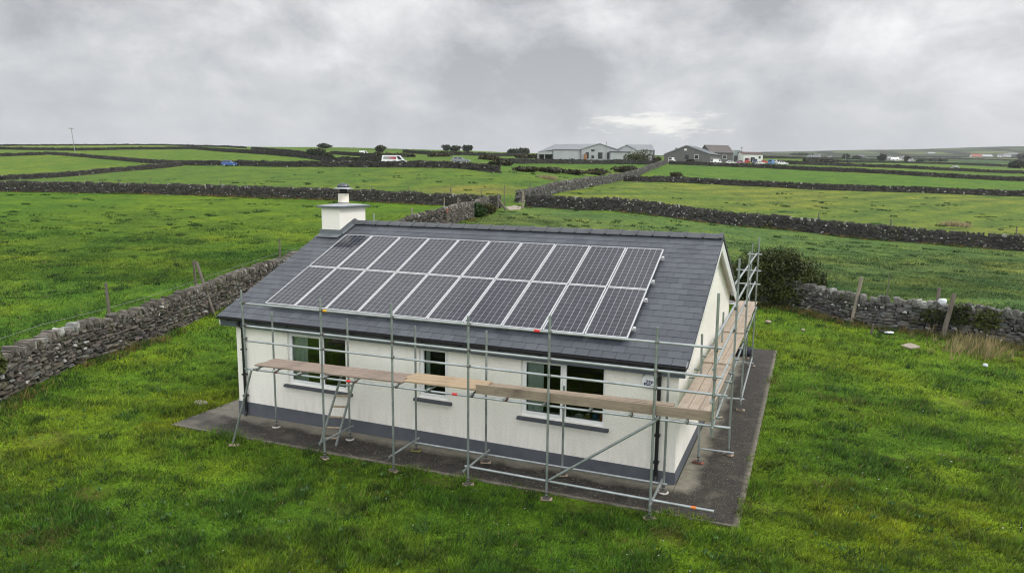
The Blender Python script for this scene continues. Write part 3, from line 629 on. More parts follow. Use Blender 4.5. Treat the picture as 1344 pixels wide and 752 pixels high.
tube('base_ledger', (-4.15, YL, .34), (1.02, YL, .35), 'steel2', tape=[(.92, .09, 'orange')]); tube('base_ledger', (-6.1, YI-.055, .18), (-.05, YI-.055, .22), 'steel2')
for x, a in ((-7.87, .30), (-5.97, .28), (-4.12, .28), (-.15, .29)): tube('base_transom', (x, YO-.08, a), (x-.02, YI+.05, a-.02))
tube('brace', (-2.2, YO-.05, .42), (-.1, YO-.05, 1.97)); tube('raker', (-9.82, YO-.06, 1.82), (-10.43, -1.86, -.06)); pads.append((-10.36, -1.9, zg1(-10.36, -1.9)+.01, 'paletimber'))
for k_, x in enumerate((-9.72, -9.15, -8.45, -7.72, -6.9, -5.82, -5.0, -3.98, -3.2, -2.35, -1.4, -.6, -.08, .45)):
    zt = 1.80+.19*(x+10.1)/11.3+.052; tube('deck_transom', (x, YO-.09, zt), (x, -.90, zt), 'steel')
    coup((x, YL-.01, zt-.03), k_ in (1, 4, 8, 11))
for (x, _) in outer:
    for zz_ in (3.43, 2.88, 2.54): coup((x+.0, YO+.03, zz_+.004*(x+5)))
for x in (-10.05, .905):
    for zz_ in (3.42, 2.88, 2.55): coup((x, YO+.03, zz_))
# gable bay
GA, GB, GD, GC = (.885, 2.2), (.835, 5.8), (.735, 11.1), (.45, 12.15)
for (x, y), zt in ((GA, 4.68), (GB, 4.52), (GD, 4.55)): tube('standard', (x, y, base(x, y)), (x, y, zt))
tube('standard', (*GC, base(*GC)), (*GC, 4.24)); tube('standard', (.30, 1.42, base(.30, 1.42, 'brick')), (.24, 1.42, 3.03)); tube('standard', (.32, 4.9, base(.32, 4.9)), (.32, 4.9, 2.95)); tube('standard', (-14.7, 10.8, zg1(-14.7, 10.8)), (-14.7, 10.8, 4.94), 'steel2')
def along(z, y0, y1, mat='steel2', off=-.055, name='guardrail'):
    ctl = [(YO, .93), (GA[1], GA[0]), (GB[1], GB[0]), (GD[1], GD[0])]; ys = np.array([c_[0] for c_ in ctl]); xs_ = np.array([c_[1] for c_ in ctl])
    f_ = lambda y: float(np.interp(y, ys, xs_))+off
    return tube(name, (f_(y0), y0, z[0]), (f_(y1), y1, z[1]), mat)
along((3.58, 3.50), YO, 11.25); along((3.05, 3.0), YO, 11.25); along((2.46, 2.42), YO-.1, 2.4); along((4.12, 3.98), 2.0, 11.2); along((1.97, 1.93), YO-.1, 12.2, 'steel', -.02, 'deck_ledger'); along((.32, .30), 5.7, 11.1, 'steel2', .0, 'base_ledger')
tube('deck_ledger', (.27, -1.0, 1.95), (.27, 12.2, 1.95))
for y in (-1.2, .3, 1.42, 2.2, 3.6, 4.9, 5.8, 7.4, 9.0, 10.6, 11.9): tube('deck_transom', (-.0, y, 2.0), (.97-.02*y, y, 2.0), 'steel')
for (a, b, z) in (((.25, 1.9), (1.03, 1.95), .17), ((.12, 5.7), (.92, 5.85), .33), ((.15, 11.0), (.80, 11.05), .12)): tube('base_transom', (*a, z), (*b, z), 'steel2')
for (x0, z) in ((-.05, 3.27), (.0, 2.78), (.3, 3.86)): tube('end_guardrail', (x0, 12.1, z), (.80, 11.9 if False else 12.1, z), 'steel2')
for (x, y) in (GA, GB, GD):
    for zz_ in (3.52, 3.02, 1.95): coup((x-.03, y, zz_))
# timber sole pads under the poles
for k_, (x, y, z0, kd) in enumerate(pads):
    where = ('under the sloping raker at the left end' if kd == 'paletimber' and x < -10.3 and y < -1.5 else
             f'under the {["first","second","third","fourth","fifth"][[i for i, (a, _) in enumerate(outer) if abs(a-x) < .01][0]]} outer scaffold pole from the left' if y == YO else
             f'under the {["first","second","third","fourth","fifth","sixth"][[i for i, (a, _, _) in enumerate(inner) if abs(a-x) < .01][0]]} wall-side scaffold pole from the left' if y == YI else
             'under the wall-side pole by the near gable corner' if (x, y) == (.30, 1.42) else 'under the wall-side pole midway along the gable' if (x, y) == (.32, 4.9) else
             'under the nearest outer pole of the gable scaffold' if (x, y) == GA else 'under the middle outer pole of the gable scaffold' if (x, y) == GB else 'under the far outer pole of the gable scaffold' if (x, y) == GD else 'under the pole at the far end of the gable deck')
    mb = MB()
    if kd == 'whitepad': mb.lathe((0, 0, 0), [(.11, 0), (.11, .025), (.095, .034), (0, .034)], 18); o = mb.build('sole_pad', M[kd]); lab = 'round whitish sole pad '+where
    else:
        mb.box(-.12, .12, -.065, .065, 0, .034); o = mb.build('sole_pad', M[kd], None, .006); o.rotation_euler = (0, 0, random.uniform(-.5, .6)); lab = ('reddish block ' if kd == 'brick' else 'mossy timber sole pad ' if kd == 'mossy' else 'timber sole pad ')+where
    o.location = (x, y, z0); tag(o, lab, 'sole pad', 'sole pads under the scaffold poles')
# boards
def board(x0, x1, y0, y1, z0, z1, mat, lab, w=None):
    L_ = x1-x0; T_ = .038; o = MB()
    if w is None: w = y1-y0
    o = MB(); o.box(0, L_, 0, y1-y0, 0, T_); o = o.build('scaffold_board', M[mat], None, .006); o.location = (x0, y0, z0); o.rotation_euler = (random.uniform(-.012, .012), -atan((z1-z0)/L_), random.uniform(-.002, .002))
    tag(o, lab, 'board', 'boards of the front scaffold deck'); return o
pos4 = ['outermost', 'in the middle', 'nearest the wall']
zd = lambda x: 1.80+.19*(x+10.1)/11.3+.078
for k_ in range(3):
    y0 = -1.63+k_*.228
    board(-9.86+[0, .05, .02, .07][k_], -5.72+[0, .06, -.03, .04][k_], y0, y0+.222, zd(-9.86), zd(-5.72), 'wood_old', 'grey-brown scaffold board at the left of the front deck, '+pos4[k_])
    board(-5.80+[.12, .02, .05, .0][k_], -3.86+[0, .05, .02, .0][k_], y0, y0+.222, zd(-5.75)+.04, zd(-3.86)+.04, 'wood_new', 'fresh tan scaffold board mid front deck, '+pos4[k_])
    board(-3.95+[.06, 0, .03, .05][k_], (.93, .90, .1)[k_], y0+.03, y0+.252, zd(-3.9)-.002, zd(.9)-.002, 'wood_mid', 'scaffold board behind the toe board of the front deck, '+pos4[k_])
o = MB().box(0, 4.82, -.019, .019, 0, .195).build('toe_board', M['wood_mid'], None, .006); o.location = (-3.9, -1.655, zd(-3.9)-.005); o.rotation_euler = (0, -atan(.19/11.3), 0); tag(o, 'thick weathered plank set on edge along the right outer edge of the front deck', 'toe board')
def gboard(y0, y1, k_, z0, z1, lab, dx=0):
    x0 = [.17, .382, .594][k_]+dx; L_ = y1-y0; ob = MB().box(0, .207, 0, L_, 0, .038).build('scaffold_board', M['wood_gable'], None, .006); ob.location = (x0, y0, z0); ob.rotation_euler = (atan((z1-z0)/L_), random.uniform(-.01, .01), random.uniform(-.001, .003)); tag(ob, lab, 'board', 'boards of the gable scaffold deck')
p3 = ['nearest the wall', 'in the middle', 'at the outer edge']; seg = [(-1.6, 2.72, 2.045, 2.045, 'near'), (2.55, 6.45, 2.085, 2.07, 'second'), (6.3, 9.3, 2.11, 2.09, 'third'), (9.15, 12.1, 2.10, 2.115, 'far')]
for (y0, y1, za, zb, nm) in seg:
    for k_ in range(3): gboard(y0+random.uniform(0, .03), y1, k_, za, zb, f'pinkish board of the gable deck, {nm} stretch from the front, {p3[k_]}', -.012*max(0, y0)/2)
# ladder up to the deck
lad = empty('ladder', 'short aluminium ladder leaning up to the front scaffold deck beside the left window', 'ladder', (0, 0, 0))
b0, b1 = np.array([-8.42, -.92, zs(-8.4)+.01]), np.array([-8.0, -.92, zs(-8.2)+.01]); off = np.array([.62, -.30, 1.80])
b0, b1 = np.array([-8.40, -1.10, zs(-8.4)+.01]), np.array([-8.02, -.98, zs(-8.2)+.01]); t0 = np.array([-7.75, -1.0, 1.83]); t1 = np.array([-7.42, -.90, 1.83])
for b, t in ((b0, t0), (b1, t1)): MB().tube(b, t, .03, 8).build('stile', M['steel2'], lad)
for k_ in range(6):
    f = .10+k_*.145; MB().tube(b0+(t0-b0)*f, b1+(t1-b1)*f, .026, 8).build('rung', M['paletimber'] if k_ < 5 else M['steel2'], lad)
# bag on the path behind the gable deck
o = empty('holdall', 'dark navy holdall on the concrete path by the far gable corner', 'bag', (.30, 12.55, .004), .3)
n1_, n2_ = 20, 10; VV = []
for i in range(n1_):
    for j in range(n2_):
        u = 2*pi*i/n1_; v_ = -pi/2+pi*j/(n2_-1); w_ = 1+.12*sin(3*u+2*v_)+.06*sin(7*u)
        sg = lambda a: math.copysign(abs(a)**.6, a)
        VV.append((.36*sg(cos(u))*cos(v_)**.6*w_ if cos(v_) > 1e-6 else 0, .20*sg(sin(u))*max(cos(v_), 0)**.6*w_, max(0, .17+.18*sg(sin(v_))*(1+.1*sin(2*u)))))
mb = MB(); mb.add(VV, [(i*n2_+j, ((i+1) % n1_)*n2_+j, ((i+1) % n1_)*n2_+j+1, i*n2_+j+1) for i in range(n1_) for j in range(n2_-1)], True); mb.build('bag_body', M['navy'], o)
for s_ in (-1, 1): MB().path([(-.14, s_*.1, .33), (-.09, s_*.07, .43), (.09, s_*.07, .43), (.14, s_*.1, .33)], .012, 6).build('strap', M['navy'], o)

# ------------------------------------------------------------------ dry stone walls
g3 = [(i, j, k_) for i in (-1, 0, 1) for j in (-1, 0, 1) for k_ in (-1, 0, 1) if (i, j, k_) != (0, 0, 0)]
IDX = {p: n for n, p in enumerate(g3)}; TF = []
for ax in range(3):
    for s_ in (-1, 1):
        o1, o2 = [a for a in range(3) if a != ax]
        for a in (-1, 0):
            for b in (-1, 0):
                q = []
                for (da, db) in ((0, 0), (1, 0), (1, 1), (0, 1)):
                    p = [0, 0, 0]; p[ax] = s_; p[o1] = a+da; p[o2] = b+db; q.append(IDX[tuple(p)])
                flip = (s_ > 0) == (ax == 1)
                TF.append(q[::-1] if flip else q)
TV = np.array(g3, float); nn = np.linalg.norm(TV, axis=1, keepdims=True); TV26 = TV*.66+TV/nn*1.15*.34; TF = np.array(TF)
TV8 = np.array([(i, j, k_) for i in (-1, 1) for j in (-1, 1) for k_ in (-1, 1)], float); TF8 = np.array([(0, 1, 3, 2), (4, 6, 7, 5), (0, 4, 5, 1), (2, 3, 7, 6), (0, 2, 6, 4), (1, 5, 7, 3)])
def stones_mesh(name, C_, D_, U_, cols, mat, coarse=False, parent=None, up=None, rough=.11):
    """C_ centres, D_ sizes (along, through, up), U_ unit direction along the wall"""
    TVx, TFx = (TV8, TF8) if coarse else (TV26, TF); n = len(C_); m = len(TVx)
    ux = U_; uz = np.tile((0, 0, 1.), (n, 1)) if up is None else up; uy = np.cross(uz, ux); uy /= np.linalg.norm(uy, axis=1, keepdims=True)
    loc = TVx[None]*(1+RNG.normal(0, rough, (n, m, 3)))*.5*D_[:, None]
    V = C_[:, None]+loc[..., 0:1]*ux[:, None]+loc[..., 1:2]*uy[:, None]+loc[..., 2:3]*uz[:, None]
    Q = (np.arange(n)[:, None, None]*m+TFx[None]).reshape(-1, 4)
    return npmesh(name, V.reshape(-1, 3), Q, mat, parent, np.repeat(cols, m, 0), smooth=False)
def resample(P, step):
    P = np.array(P); seg = np.linalg.norm(np.diff(P[:, :2], axis=0), axis=1); s = np.concatenate([[0], np.cumsum(seg)]); n = max(2, int(s[-1]/step)); u = np.linspace(0, s[-1], n+1)
    return np.stack([np.interp(u, s, P[:, k_]) for k_ in range(3)], 1), s[-1]
WALLS = {}
def stone_wall(key, label, pts, h=1.35, th=.5, base_col=(.085, .078, .070), light=.05, tag_far=False, gaps=(), wob=.3, cope=True):
    W = [at(*p) if len(p) == 2 else np.array(p, float) for p in pts]
    t = np.mean([tdist(w) for w in W]); far = t > 130
    P, L_ = resample(W, 1.0); P[:, 2] = zg(P[:, 0], P[:, 1])
    P[:, 0] += wob*(fbm(P[:, 0]*.13, P[:, 1]*.13, 5, 2)-.5); P[:, 1] += wob*(fbm(P[:, 0]*.13, P[:, 1]*.13, 6, 2)-.5)
    WALLS[key] = P
    sw = max(.21, t*.0021); sh = max(.125, t*.00135); Cs, Ds, Us, cl = [], [], [], []; Ups = []
    s_ax = np.concatenate([[0], np.cumsum(np.linalg.norm(np.diff(P[:, :2], axis=0), axis=1))]); Lr = s_ax[-1]
    pos = lambda u: np.array([np.interp(u, s_ax, P[:, k_]) for k_ in range(3)])
    hh = lambda u: h*(1+.16*(float(vnoise(np.array([u*.35]), np.array([1.7*len(key)]), 4)[0])-.5)+.10*(float(vnoise(np.array([u*1.3]), np.array([2.3]), 8)[0])-.5))
    nrow = max(2, int(round((h-(.22 if cope else 0))/sh)))
    for r in range(nrow):
        u = RNG.uniform(0, sw)
        while u < Lr:
            w = sw*RNG.choice([.45, .7, .9, 1.1, 1.5, 1.9])*RNG.uniform(.85, 1.15)*(1.25-.4*r/nrow); uc = u+w/2; u += w
            if any(a < uc < b for a, b in gaps): continue
            H = hh(uc)-(.2 if cope else 0); p = pos(uc); q = pos(min(uc+.3, Lr)); q0 = pos(max(uc-.3, 0)); d = q-q0; d[2] = 0; d /= np.linalg.norm(d)+1e-9
            zz_ = p[2]-.08+(r+.5)*H/nrow*1.04+RNG.normal(0, .16)*H/nrow
            batter = th*(1.15-.35*r/nrow)
            Cs.append((p[0]+RNG.normal(0, .015)*d[1], p[1]-RNG.normal(0, .015)*d[0], zz_)); Ds.append((w*1.03, batter*RNG.uniform(.93, 1.08), H/nrow*RNG.uniform(.75, 1.55))); Us.append(d)
            tilt = RNG.normal(0, .13); Ups.append((-d[0]*tilt, -d[1]*tilt, 1))
            k_ = RNG.random(); b = np.array(base_col)*RNG.uniform(.42, 1.55); b = b*np.array((1+RNG.normal(0, .05), 1, 1+RNG.normal(0, .06)))
            if k_ < light: b = np.array((.33, .33, .31))*RNG.uniform(.7, 1.5); Ds[-1] = (Ds[-1][0]*.55, Ds[-1][1]*1.02, Ds[-1][2]*.7)
            cl.append(b)
    if cope:
        u = 0
        while u < Lr:
            cw = max(.15, t*.0019)*RNG.uniform(.6, 1.6); uc = u+cw/2; u += cw*.97
            if any(a < uc < b for a, b in gaps) or RNG.random() < .03: continue
            p = pos(uc); q = pos(min(uc+.3, Lr)); q0 = pos(max(uc-.3, 0)); d = q-q0; d[2] = 0; d /= np.linalg.norm(d)+1e-9
            chh = RNG.uniform(.17, .36)*(1 if t < 60 else 1.1); Cs.append((p[0], p[1], p[2]+hh(uc)-.26+chh/2)); Ds.append((cw, th*RNG.uniform(.6, .9), chh)); Us.append(d)
            tl = RNG.normal(.15, .16); Ups.append((-d[0]*tl, -d[1]*tl, 1)); b = np.array(base_col)*RNG.uniform(.8, 1.9)
            if RNG.random() < light*1.6: b = np.array((.26, .26, .24))*RNG.uniform(.7, 1.4)
            cl.append(b)
    Cs, Ds, Us, cl, Ups = map(np.array, (Cs, Ds, Us, cl, Ups)); Ups = Ups/np.linalg.norm(Ups, axis=1, keepdims=True)
    o = stones_mesh('stone_wall', Cs, Ds, Us, cl, M['stone_far' if far else 'stone'], t > 75, None, Ups); tag(o, label, 'stone wall', 'dry stone field walls')
    # dark rubble core closing the joints
    n = len(P); d = np.gradient(P, axis=0); d[:, 2] = 0; d /= np.linalg.norm(d, axis=1, keepdims=True); nv = np.stack([-d[:, 1], d[:, 0], 0*d[:, 0]], 1)
    V = []; 
    for sgn, zo in ((-1, -.1), (-1, .82), (1, .82), (1, -.1)): V.append(P+nv*sgn*th*(.40 if zo < 0 else .30)+np.array((0, 0, 1))*(h*zo if zo > 0 else zo))
    V = np.stack(V, 1).reshape(-1, 3); Q = []
    for i in range(n-1):
        if any(a-.6 < s_ax[i] < b+.6 for a, b in gaps): continue
        for k_ in range(3): Q.append((i*4+k_, i*4+k_+1, i*4+4+k_+1, i*4+4+k_))
    npmesh('rubble_core', V, np.array(Q), M['stone'], o, np.tile((.028, .026, .022), (len(V), 1)))
    return o
stone_wall('left', 'grey dry stone garden wall left of the bungalow running up towards the gap in the walls', [(-70, 546), (0, 514.5), (89, 473), (149, 453.5), (208, 432.7), (268, 409), (372, 368), (450, 340), (533, 312), (589, 296), (618, 285), (640, 276)], 1.42, .55, (.098, .088, .076), .06)
stone_wall('right', 'grey dry stone garden wall on the right between the big bush and the picture edge', [(985, 397), (1061, 408), (1120, 423), (1223, 436), (1343, 453), (1500, 480)], 1.36, .5, (.10, .096, .09), .10)
stone_wall('backleft', 'long dark stone wall across the far side of the left pasture behind the chimney', [(-300, 245.5), (0, 251.5), (200, 255), (339, 259.3), (427, 262), (520, 266.5), (577, 269.5), (625, 272), (655, 273.5)], 1.5, .55, (.055, .050, .044), .05)
stone_wall('farright', 'dark stone wall running from the gap to the right edge below the yellowish meadow', [(690, 271), (761, 276), (862, 283.5), (999, 298.5), (1164, 316), (1343, 329.5), (1560, 348)], 1.55, .55, (.050, .047, .043), .06)
stone_wall('lane', 'paler stone wall climbing from the gap towards the large grey shed', [(678, 266.5), (700, 261), (756, 248.5), (812, 237), (838, 230.5), (876, 214.5)], 1.6, .55, (.105, .10, .094), .05)
stone_wall('meadowtop', 'dark stone wall along the upper edge of the yellowish meadow', [(819, 238.3), (905, 240.5), (999, 245.2), (1060, 248.8), (1200, 253), (1343, 258.2), (1560, 266)], 1.32, .6, (.045, .042, .038), .03)
stone_wall('cars', 'stone wall in front of the parked cars continuing to the right picture edge', [(878, 216), (940, 218.5), (1000, 220.8), (1060, 224), (1200, 231), (1343, 238.3), (1500, 245)], 1.42, .7, (.048, .046, .04), .01)
stone_wall('third', 'thin dark wall above the bright green strip at the right edge', [(1015, 214.5), (1040, 216), (1130, 219.3), (1220, 223), (1343, 228.3), (1500, 234)], 1.5, .8, (.04, .04, .034), 0, cope=False)
stone_wall('road', 'dark roadside wall below the blue car and the white van', [(59, 202.8), (110, 206.5), (162, 211.3), (240, 217), (339, 218.5), (436, 219.3), (520, 219.8), (600, 221.2), (655, 227)], 1.38, .6, (.045, .042, .037), .02)
stone_wall('midleft', 'stone wall rising from the left picture edge to the gateway left of the blue car', [(-250, 247), (-120, 241), (0, 236.5), (101, 231.3), (200, 222.5), (238, 218)], 1.35, .6, (.055, .05, .045), .02)
stone_wall('upleft', 'wall along the upper field at the left edge left of the utility pole foot', [(-200, 206), (0, 205.6), (60, 203.6)], 1.5, .7, (.04, .038, .033), 0, cope=False)
stone_wall('crestlow', 'long dark wall below the left skyline running down behind the blue car', [(-200, 194.5), (0, 196.4), (101, 198), (180, 196.6), (253, 196), (339, 202.5), (407, 208.7), (436, 212.7), (500, 212.5)], 1.6, .8, (.035, .034, .028), 0, cope=False)
stone_wall('crest', 'wall on the left skyline behind the utility pole', [(-200, 189.5), (0, 191.6), (120, 191.4), (210, 191.2), (300, 193.5), (323, 195.2)], 1.2, .9, (.035, .034, .028), 0, cope=False)
stone_wall('slope', 'short dark wall slanting down the skyline field towards the round bushes', [(330, 196.6), (386, 201.5), (410, 205)], 1.5, .8, (.035, .034, .028), 0, cope=False)
stone_wall('vanback', 'thin dark wall in the field above the long white van', [(434, 202.5), (486, 206), (520, 208)], 1.5, .8, (.035, .034, .028), 0, cope=False)
stone_wall('treefield', 'thin dark wall below the hilltop trees', [(529, 200.8), (577, 204), (640, 205.5), (690, 204)], 1.6, .9, (.035, .034, .028), 0, cope=False)
stone_wall('shedfront', 'dark wall directly in front of the large grey shed', [(655, 214.4), (720, 214.9), (800, 215.5), (864, 216.5)], 1.5, .7, (.045, .044, .038), .01, cope=False)
for k_, (pp, lab) in enumerate([([(1055, 211.8), (1150, 213.8), (1250, 216), (1344, 219.5), (1450, 223)], 'far dark field wall below the white village houses'), ([(1195, 208.8), (1280, 209.6), (1344, 211.5), (1450, 215)], 'far field wall below the red roofed barn'), ([(1140, 206.2), (1250, 206.8), (1344, 208.2), (1430, 209)], 'faint dark field boundary at the foot of the distant hills'), ([(1000, 208.2), (1100, 208.8), (1160, 210.5)], 'far field boundary right of the parked white car')]):
    stone_wall('f%d' % k_, lab, pp, 1.5, 1.5, (.035, .038, .026), 0, cope=False)

# ------------------------------------------------------------------ foliage
def foliage(name, parent, blobs, n, leaf, c1, c2, seed=1, mat='leaf'):
    r = np.random.default_rng(seed); vols = np.array([b[3]*b[4]*b[5] for b in blobs])**.7; ns = (n*vols/vols.sum()).astype(int)+1
    V = []; cl = []
    for b, k_ in zip(blobs, ns):
        d = r.normal(size=(k_, 3)); d /= np.linalg.norm(d, axis=1, keepdims=True); rad = r.uniform(.45, 1.04, (k_, 1))**.6
        lump = 1+.16*np.sin(d[:, :1]*7+seed)*np.sin(d[:, 1:2]*6+2*seed)+.1*np.sin(d[:, 2:]*11)
        p = np.array(b[:3])+d*rad*lump*np.array(b[3:6])
        a = r.normal(size=(k_, 3)); a /= np.linalg.norm(a, axis=1, keepdims=True); c = np.cross(a, r.normal(size=(k_, 3))); c /= np.linalg.norm(c, axis=1, keepdims=True)
        s = leaf*r.uniform(.6, 1.5, (k_, 1)); a = a*s; c = c*s*.6
        V.append(np.stack([p-a, p-c*.9+a*.1, p+a, p+c*.9+a*.1], 1))
        tone = r.random((k_, 1)); clump = vnoise(p[:, 0]/(leaf*7), p[:, 1]/(leaf*7)+p[:, 2]/(leaf*6), seed)[:, None]
        col = np.array(c1)*(1-clump)+np.array(c2)*clump; cl.append(np.repeat(col*(.6+.8*tone), 4, 0))
    V = np.concatenate(V).reshape(-1, 3); return npmesh(name, V, np.arange(len(V)).reshape(-1, 4), M[mat], parent, np.concatenate(cl))
def plant(name, label, cat, p, w, h, n, leaf, c1, c2, seed, trunk=True, lobes=6, depth=None, group=None, low=False):
    r = random.Random(seed); root = empty(name, label, cat, (p[0], p[1], p[2]-.05), 0, group); depth = depth or w*.8; bl = []
    cz0 = h*(.42 if low else .52); 
    for i in range(lobes):
        a = i*2.4+r.random(); rr = .28*r.random()+.12
        bl.append((w*rr*cos(a), depth*rr*sin(a), cz0+(r.random()-.5)*h*.3, w*(.2+.14*r.random()), depth*(.2+.14*r.random()), h*(.22+.12*r.random())))
    bl.append((0, 0, cz0, w*.40, depth*.40, h*.42)); bl.append((0, 0, h*.3, w*.42, depth*.42, h*.3))
    if trunk:
        mb = MB(); mb.tube((0, 0, -.1), (w*.02, 0, h*.45), max(.03, w*.035), 8, max(.02, w*.02))
        for i in range(5):
            b = bl[i % len(bl)]; mb.tube((w*.01, 0, h*(.15+.05*i)), (b[0], b[1], b[2]), max(.02, w*.018), 6, .01)
        mb.build('trunk' if not low else 'stem', M['bark'], root)
    foliage('crown' if not low else 'leaves', root, bl, n, leaf, c1, c2, seed); return root
# big bush right of the gable
p = at(1018, 400); bush = empty('bush', 'large dark green bush behind the gable scaffold against the right garden wall', 'bush', p)
foliage('leaves', bush, [(-1.0, .2, 1.55, 1.15, 1.2, 1.3), (.1, .2, 1.85, 1.3, 1.3, 1.2), (1.0, .1, 1.4, 1.2, 1.2, 1.15), (-1.9, -.2, .8, 1.0, .8, .8), (-.6, -.6, .6, 1.2, .8, .65), (.9, -.6, .6, 1.1, .7, .6), (1.6, 0, 1.0, .75, .9, .8), (-1.5, .1, 1.0, .7, .8, .9), (.3, -.4, .95, 1.3, .8, .7), (-.5, .3, 2.1, .8, .8, .6), (-2.0, .1, 1.25, .75, .8, .9), (-2.3, 0, .7, .6, .7, .6), (1.9, -.1, 1.35, .5, .5, .35), (.6, -.2, 2.25, .5, .5, .45)], 27000, .062, (.012, .022, .005), (.060, .075, .012), 5)
mb = MB()
for i in range(16):
    a = random.uniform(0, 2*pi); r_ = random.uniform(.3, 1.2); mb.path([(random.uniform(-.3, .5), random.uniform(-.2, .2), 0), (.2+.5*r_*cos(a), .4*r_*sin(a)-.2, .7), (.2+1.35*r_*cos(a), r_*sin(a)-.3, 1.5+.4*random.random())], .022, 5)
mb.build('branch', M['bark'], bush)
# small bushes by the gap
plant('shrub', 'round dark green shrub at the end of the left garden wall near the gap', 'shrub', at(625.5, 285), 1.75, 1.75, 2200, .10, (.010, .030, .005), (.035, .085, .012), 8, True, 5, low=True)
plant('shrub', 'small olive brown shrub between the dark round shrub and the gate posts', 'shrub', at(642, 281), 1.5, 1.35, 1500, .10, (.030, .034, .008), (.07, .07, .02), 12, True, 5, low=True)
# ivy on the right wall, and at the left edge
for nm, lab, wk, pxs, hgt in (('ivy', 'dark ivy trailing over the top of the right garden wall around the leaning post', 'right', (1208, 1310), (.35, 1.5)), ('ivy', 'yellow-green ivy over the left garden wall at the picture edge', 'left', (-60, 12), (.4, 1.5))):
    P = WALLS[wk]; px, py = to_px(P); sel = P[(px > pxs[0]) & (px < pxs[1])]; root = empty(nm, lab, 'ivy', sel[len(sel)//2]); o_ = sel[len(sel)//2]
    bl = [(q[0]-o_[0]-.22*FH[0]+random.uniform(-.15, .15), q[1]-o_[1]-.22*FH[1], q[2]-o_[2]+random.uniform(.75, 1.15), random.uniform(.45, .7), .28, random.uniform(.3, .5)) for q in sel]
    foliage('leaves', root, bl, 2600 if wk == 'right' else 1500, .07, (.014, .024, .005) if wk == 'right' else (.03, .05, .008), (.085, .10, .022), 31)
    mb = MB(); [mb.tube((b[0], b[1], -.05), (b[0]+.2, b[1], b[2]), .02, 5) for b in bl[::2]]; mb.build('stem', M['bark'], root)
def bushes(lst, name, cat, c1, c2, group, n=500):
    for i, (px, py, wpx, hpx, lab) in enumerate(lst):
        p = at(px, py); k_ = tdist(p)/F; w, h = wpx*k_, hpx*k_
        plant(name, lab, cat, p, w*1.1, h*1.1, n, max(.12, w*.085), c1, c2, 40+i+int(px), True, 6, group=group, low=(cat != 'tree'))
bushes([(415, 206.5, 20, 11, 'large round bush on the skyline slope left of the white vans'), (430.5, 208, 12, 8, 'smaller round bush right beside the large one on the slope'), (425.5, 195, 14, 6, 'round tree on the skyline above the twin bushes'), (499, 200, 13, 8.5, 'round dark tree on the skyline right of the small white van'), (496, 206, 14, 6, 'low dark bush under the round skyline tree'), (586, 198.3, 10, 8, 'leftmost of the three hilltop trees'), (597, 198.6, 13, 7, 'middle of the three hilltop trees, widest and low'), (613, 199, 12, 8, 'rightmost of the three hilltop trees, dome shaped'), (672, 203.5, 14, 7.5, 'left half of the dark copse beside the grey shed'), (687, 203.5, 16, 8.5, 'right half of the dark copse beside the grey shed'), (1157.6, 211.5, 11, 9, 'round dark tree left of the far white houses'), (1190, 211.8, 8, 7, 'small square dark tree right of the far white houses'), (1110, 209, 9, 7, 'spiky dark tree far off right of the parked cars'), (1124, 209, 9, 4.5, 'low tree beside the spiky far tree'), (1207, 213.5, 7, 4, 'small bush in the far fields below the white houses'), (1340, 210, 9, 8, 'tree at the right picture edge below the hills'), (1335, 221, 22, 9, 'broad brown tree in the fields at the right edge')], 'tree', 'tree', (.018, .026, .010), (.046, .056, .020), 'trees on the skyline and in the far fields', 900)
plant('tree', 'light green tree in front of the right end of the grey shed', 'tree', at(836, 215.5), 10.5, 6.2, 2200, .28, (.035, .05, .012), (.085, .095, .03), 77, low=True, group='trees on the skyline and in the far fields')
bushes([(690, 225.5, 30, 7, 'low bramble mound at the left end of the hedge below the grey shed'), (722, 227, 32, 8, 'bracken coloured bramble mound second in the hedge below the shed'), (752, 229, 30, 6, 'dark bramble mound third in the hedge below the shed'), (783, 229.5, 26, 9, 'tallest bramble mound in the hedge below the shed'), (822, 226.5, 28, 9, 'bramble mound beside the climbing wall below the light green tree'), (886.5, 233, 16, 7.5, 'dark lone bush on the wall between meadow and green strip'), (655, 217, 28, 7, 'dark scrub right of the silver estate car'), (640, 210, 26, 6, 'dark scrub below the hilltop trees'), (1008, 299, 20, 9, 'dark bramble on the far wall left of the straw tuft'), (695, 208, 34, 5, 'scrub row at the left end of the grey shed'), (905, 214, 13, 5, 'yellow green bush in front of the dark grey house'), (862, 213, 12, 8, 'dark bush between the grey shed and the dark grey house'), (575, 206, 26, 5.5, 'low dark scrub above the silver estate car'), (520, 206.5, 40, 3.5, 'low hedge above the long white van'), (1080, 213, 30, 2.8, 'low scrub right of the parked cars'), (810, 213.8, 22, 4, 'green hedge under the shed annex')], 'shrub', 'shrub', (.022, .022, .009), (.062, .056, .020), 'scrub along the field walls', 420)

bushes([ (1228, 212, 26, 1.6, 'far hedgerow below the red roofed barn'), (1050, 204, 26, 1.3, 'dark hedgerow above the pair of tiny white houses')], 'hedgerow', 'hedgerow', (.016, .022, .010), (.034, .042, .018), 'hedgerows on the distant hills', 900)
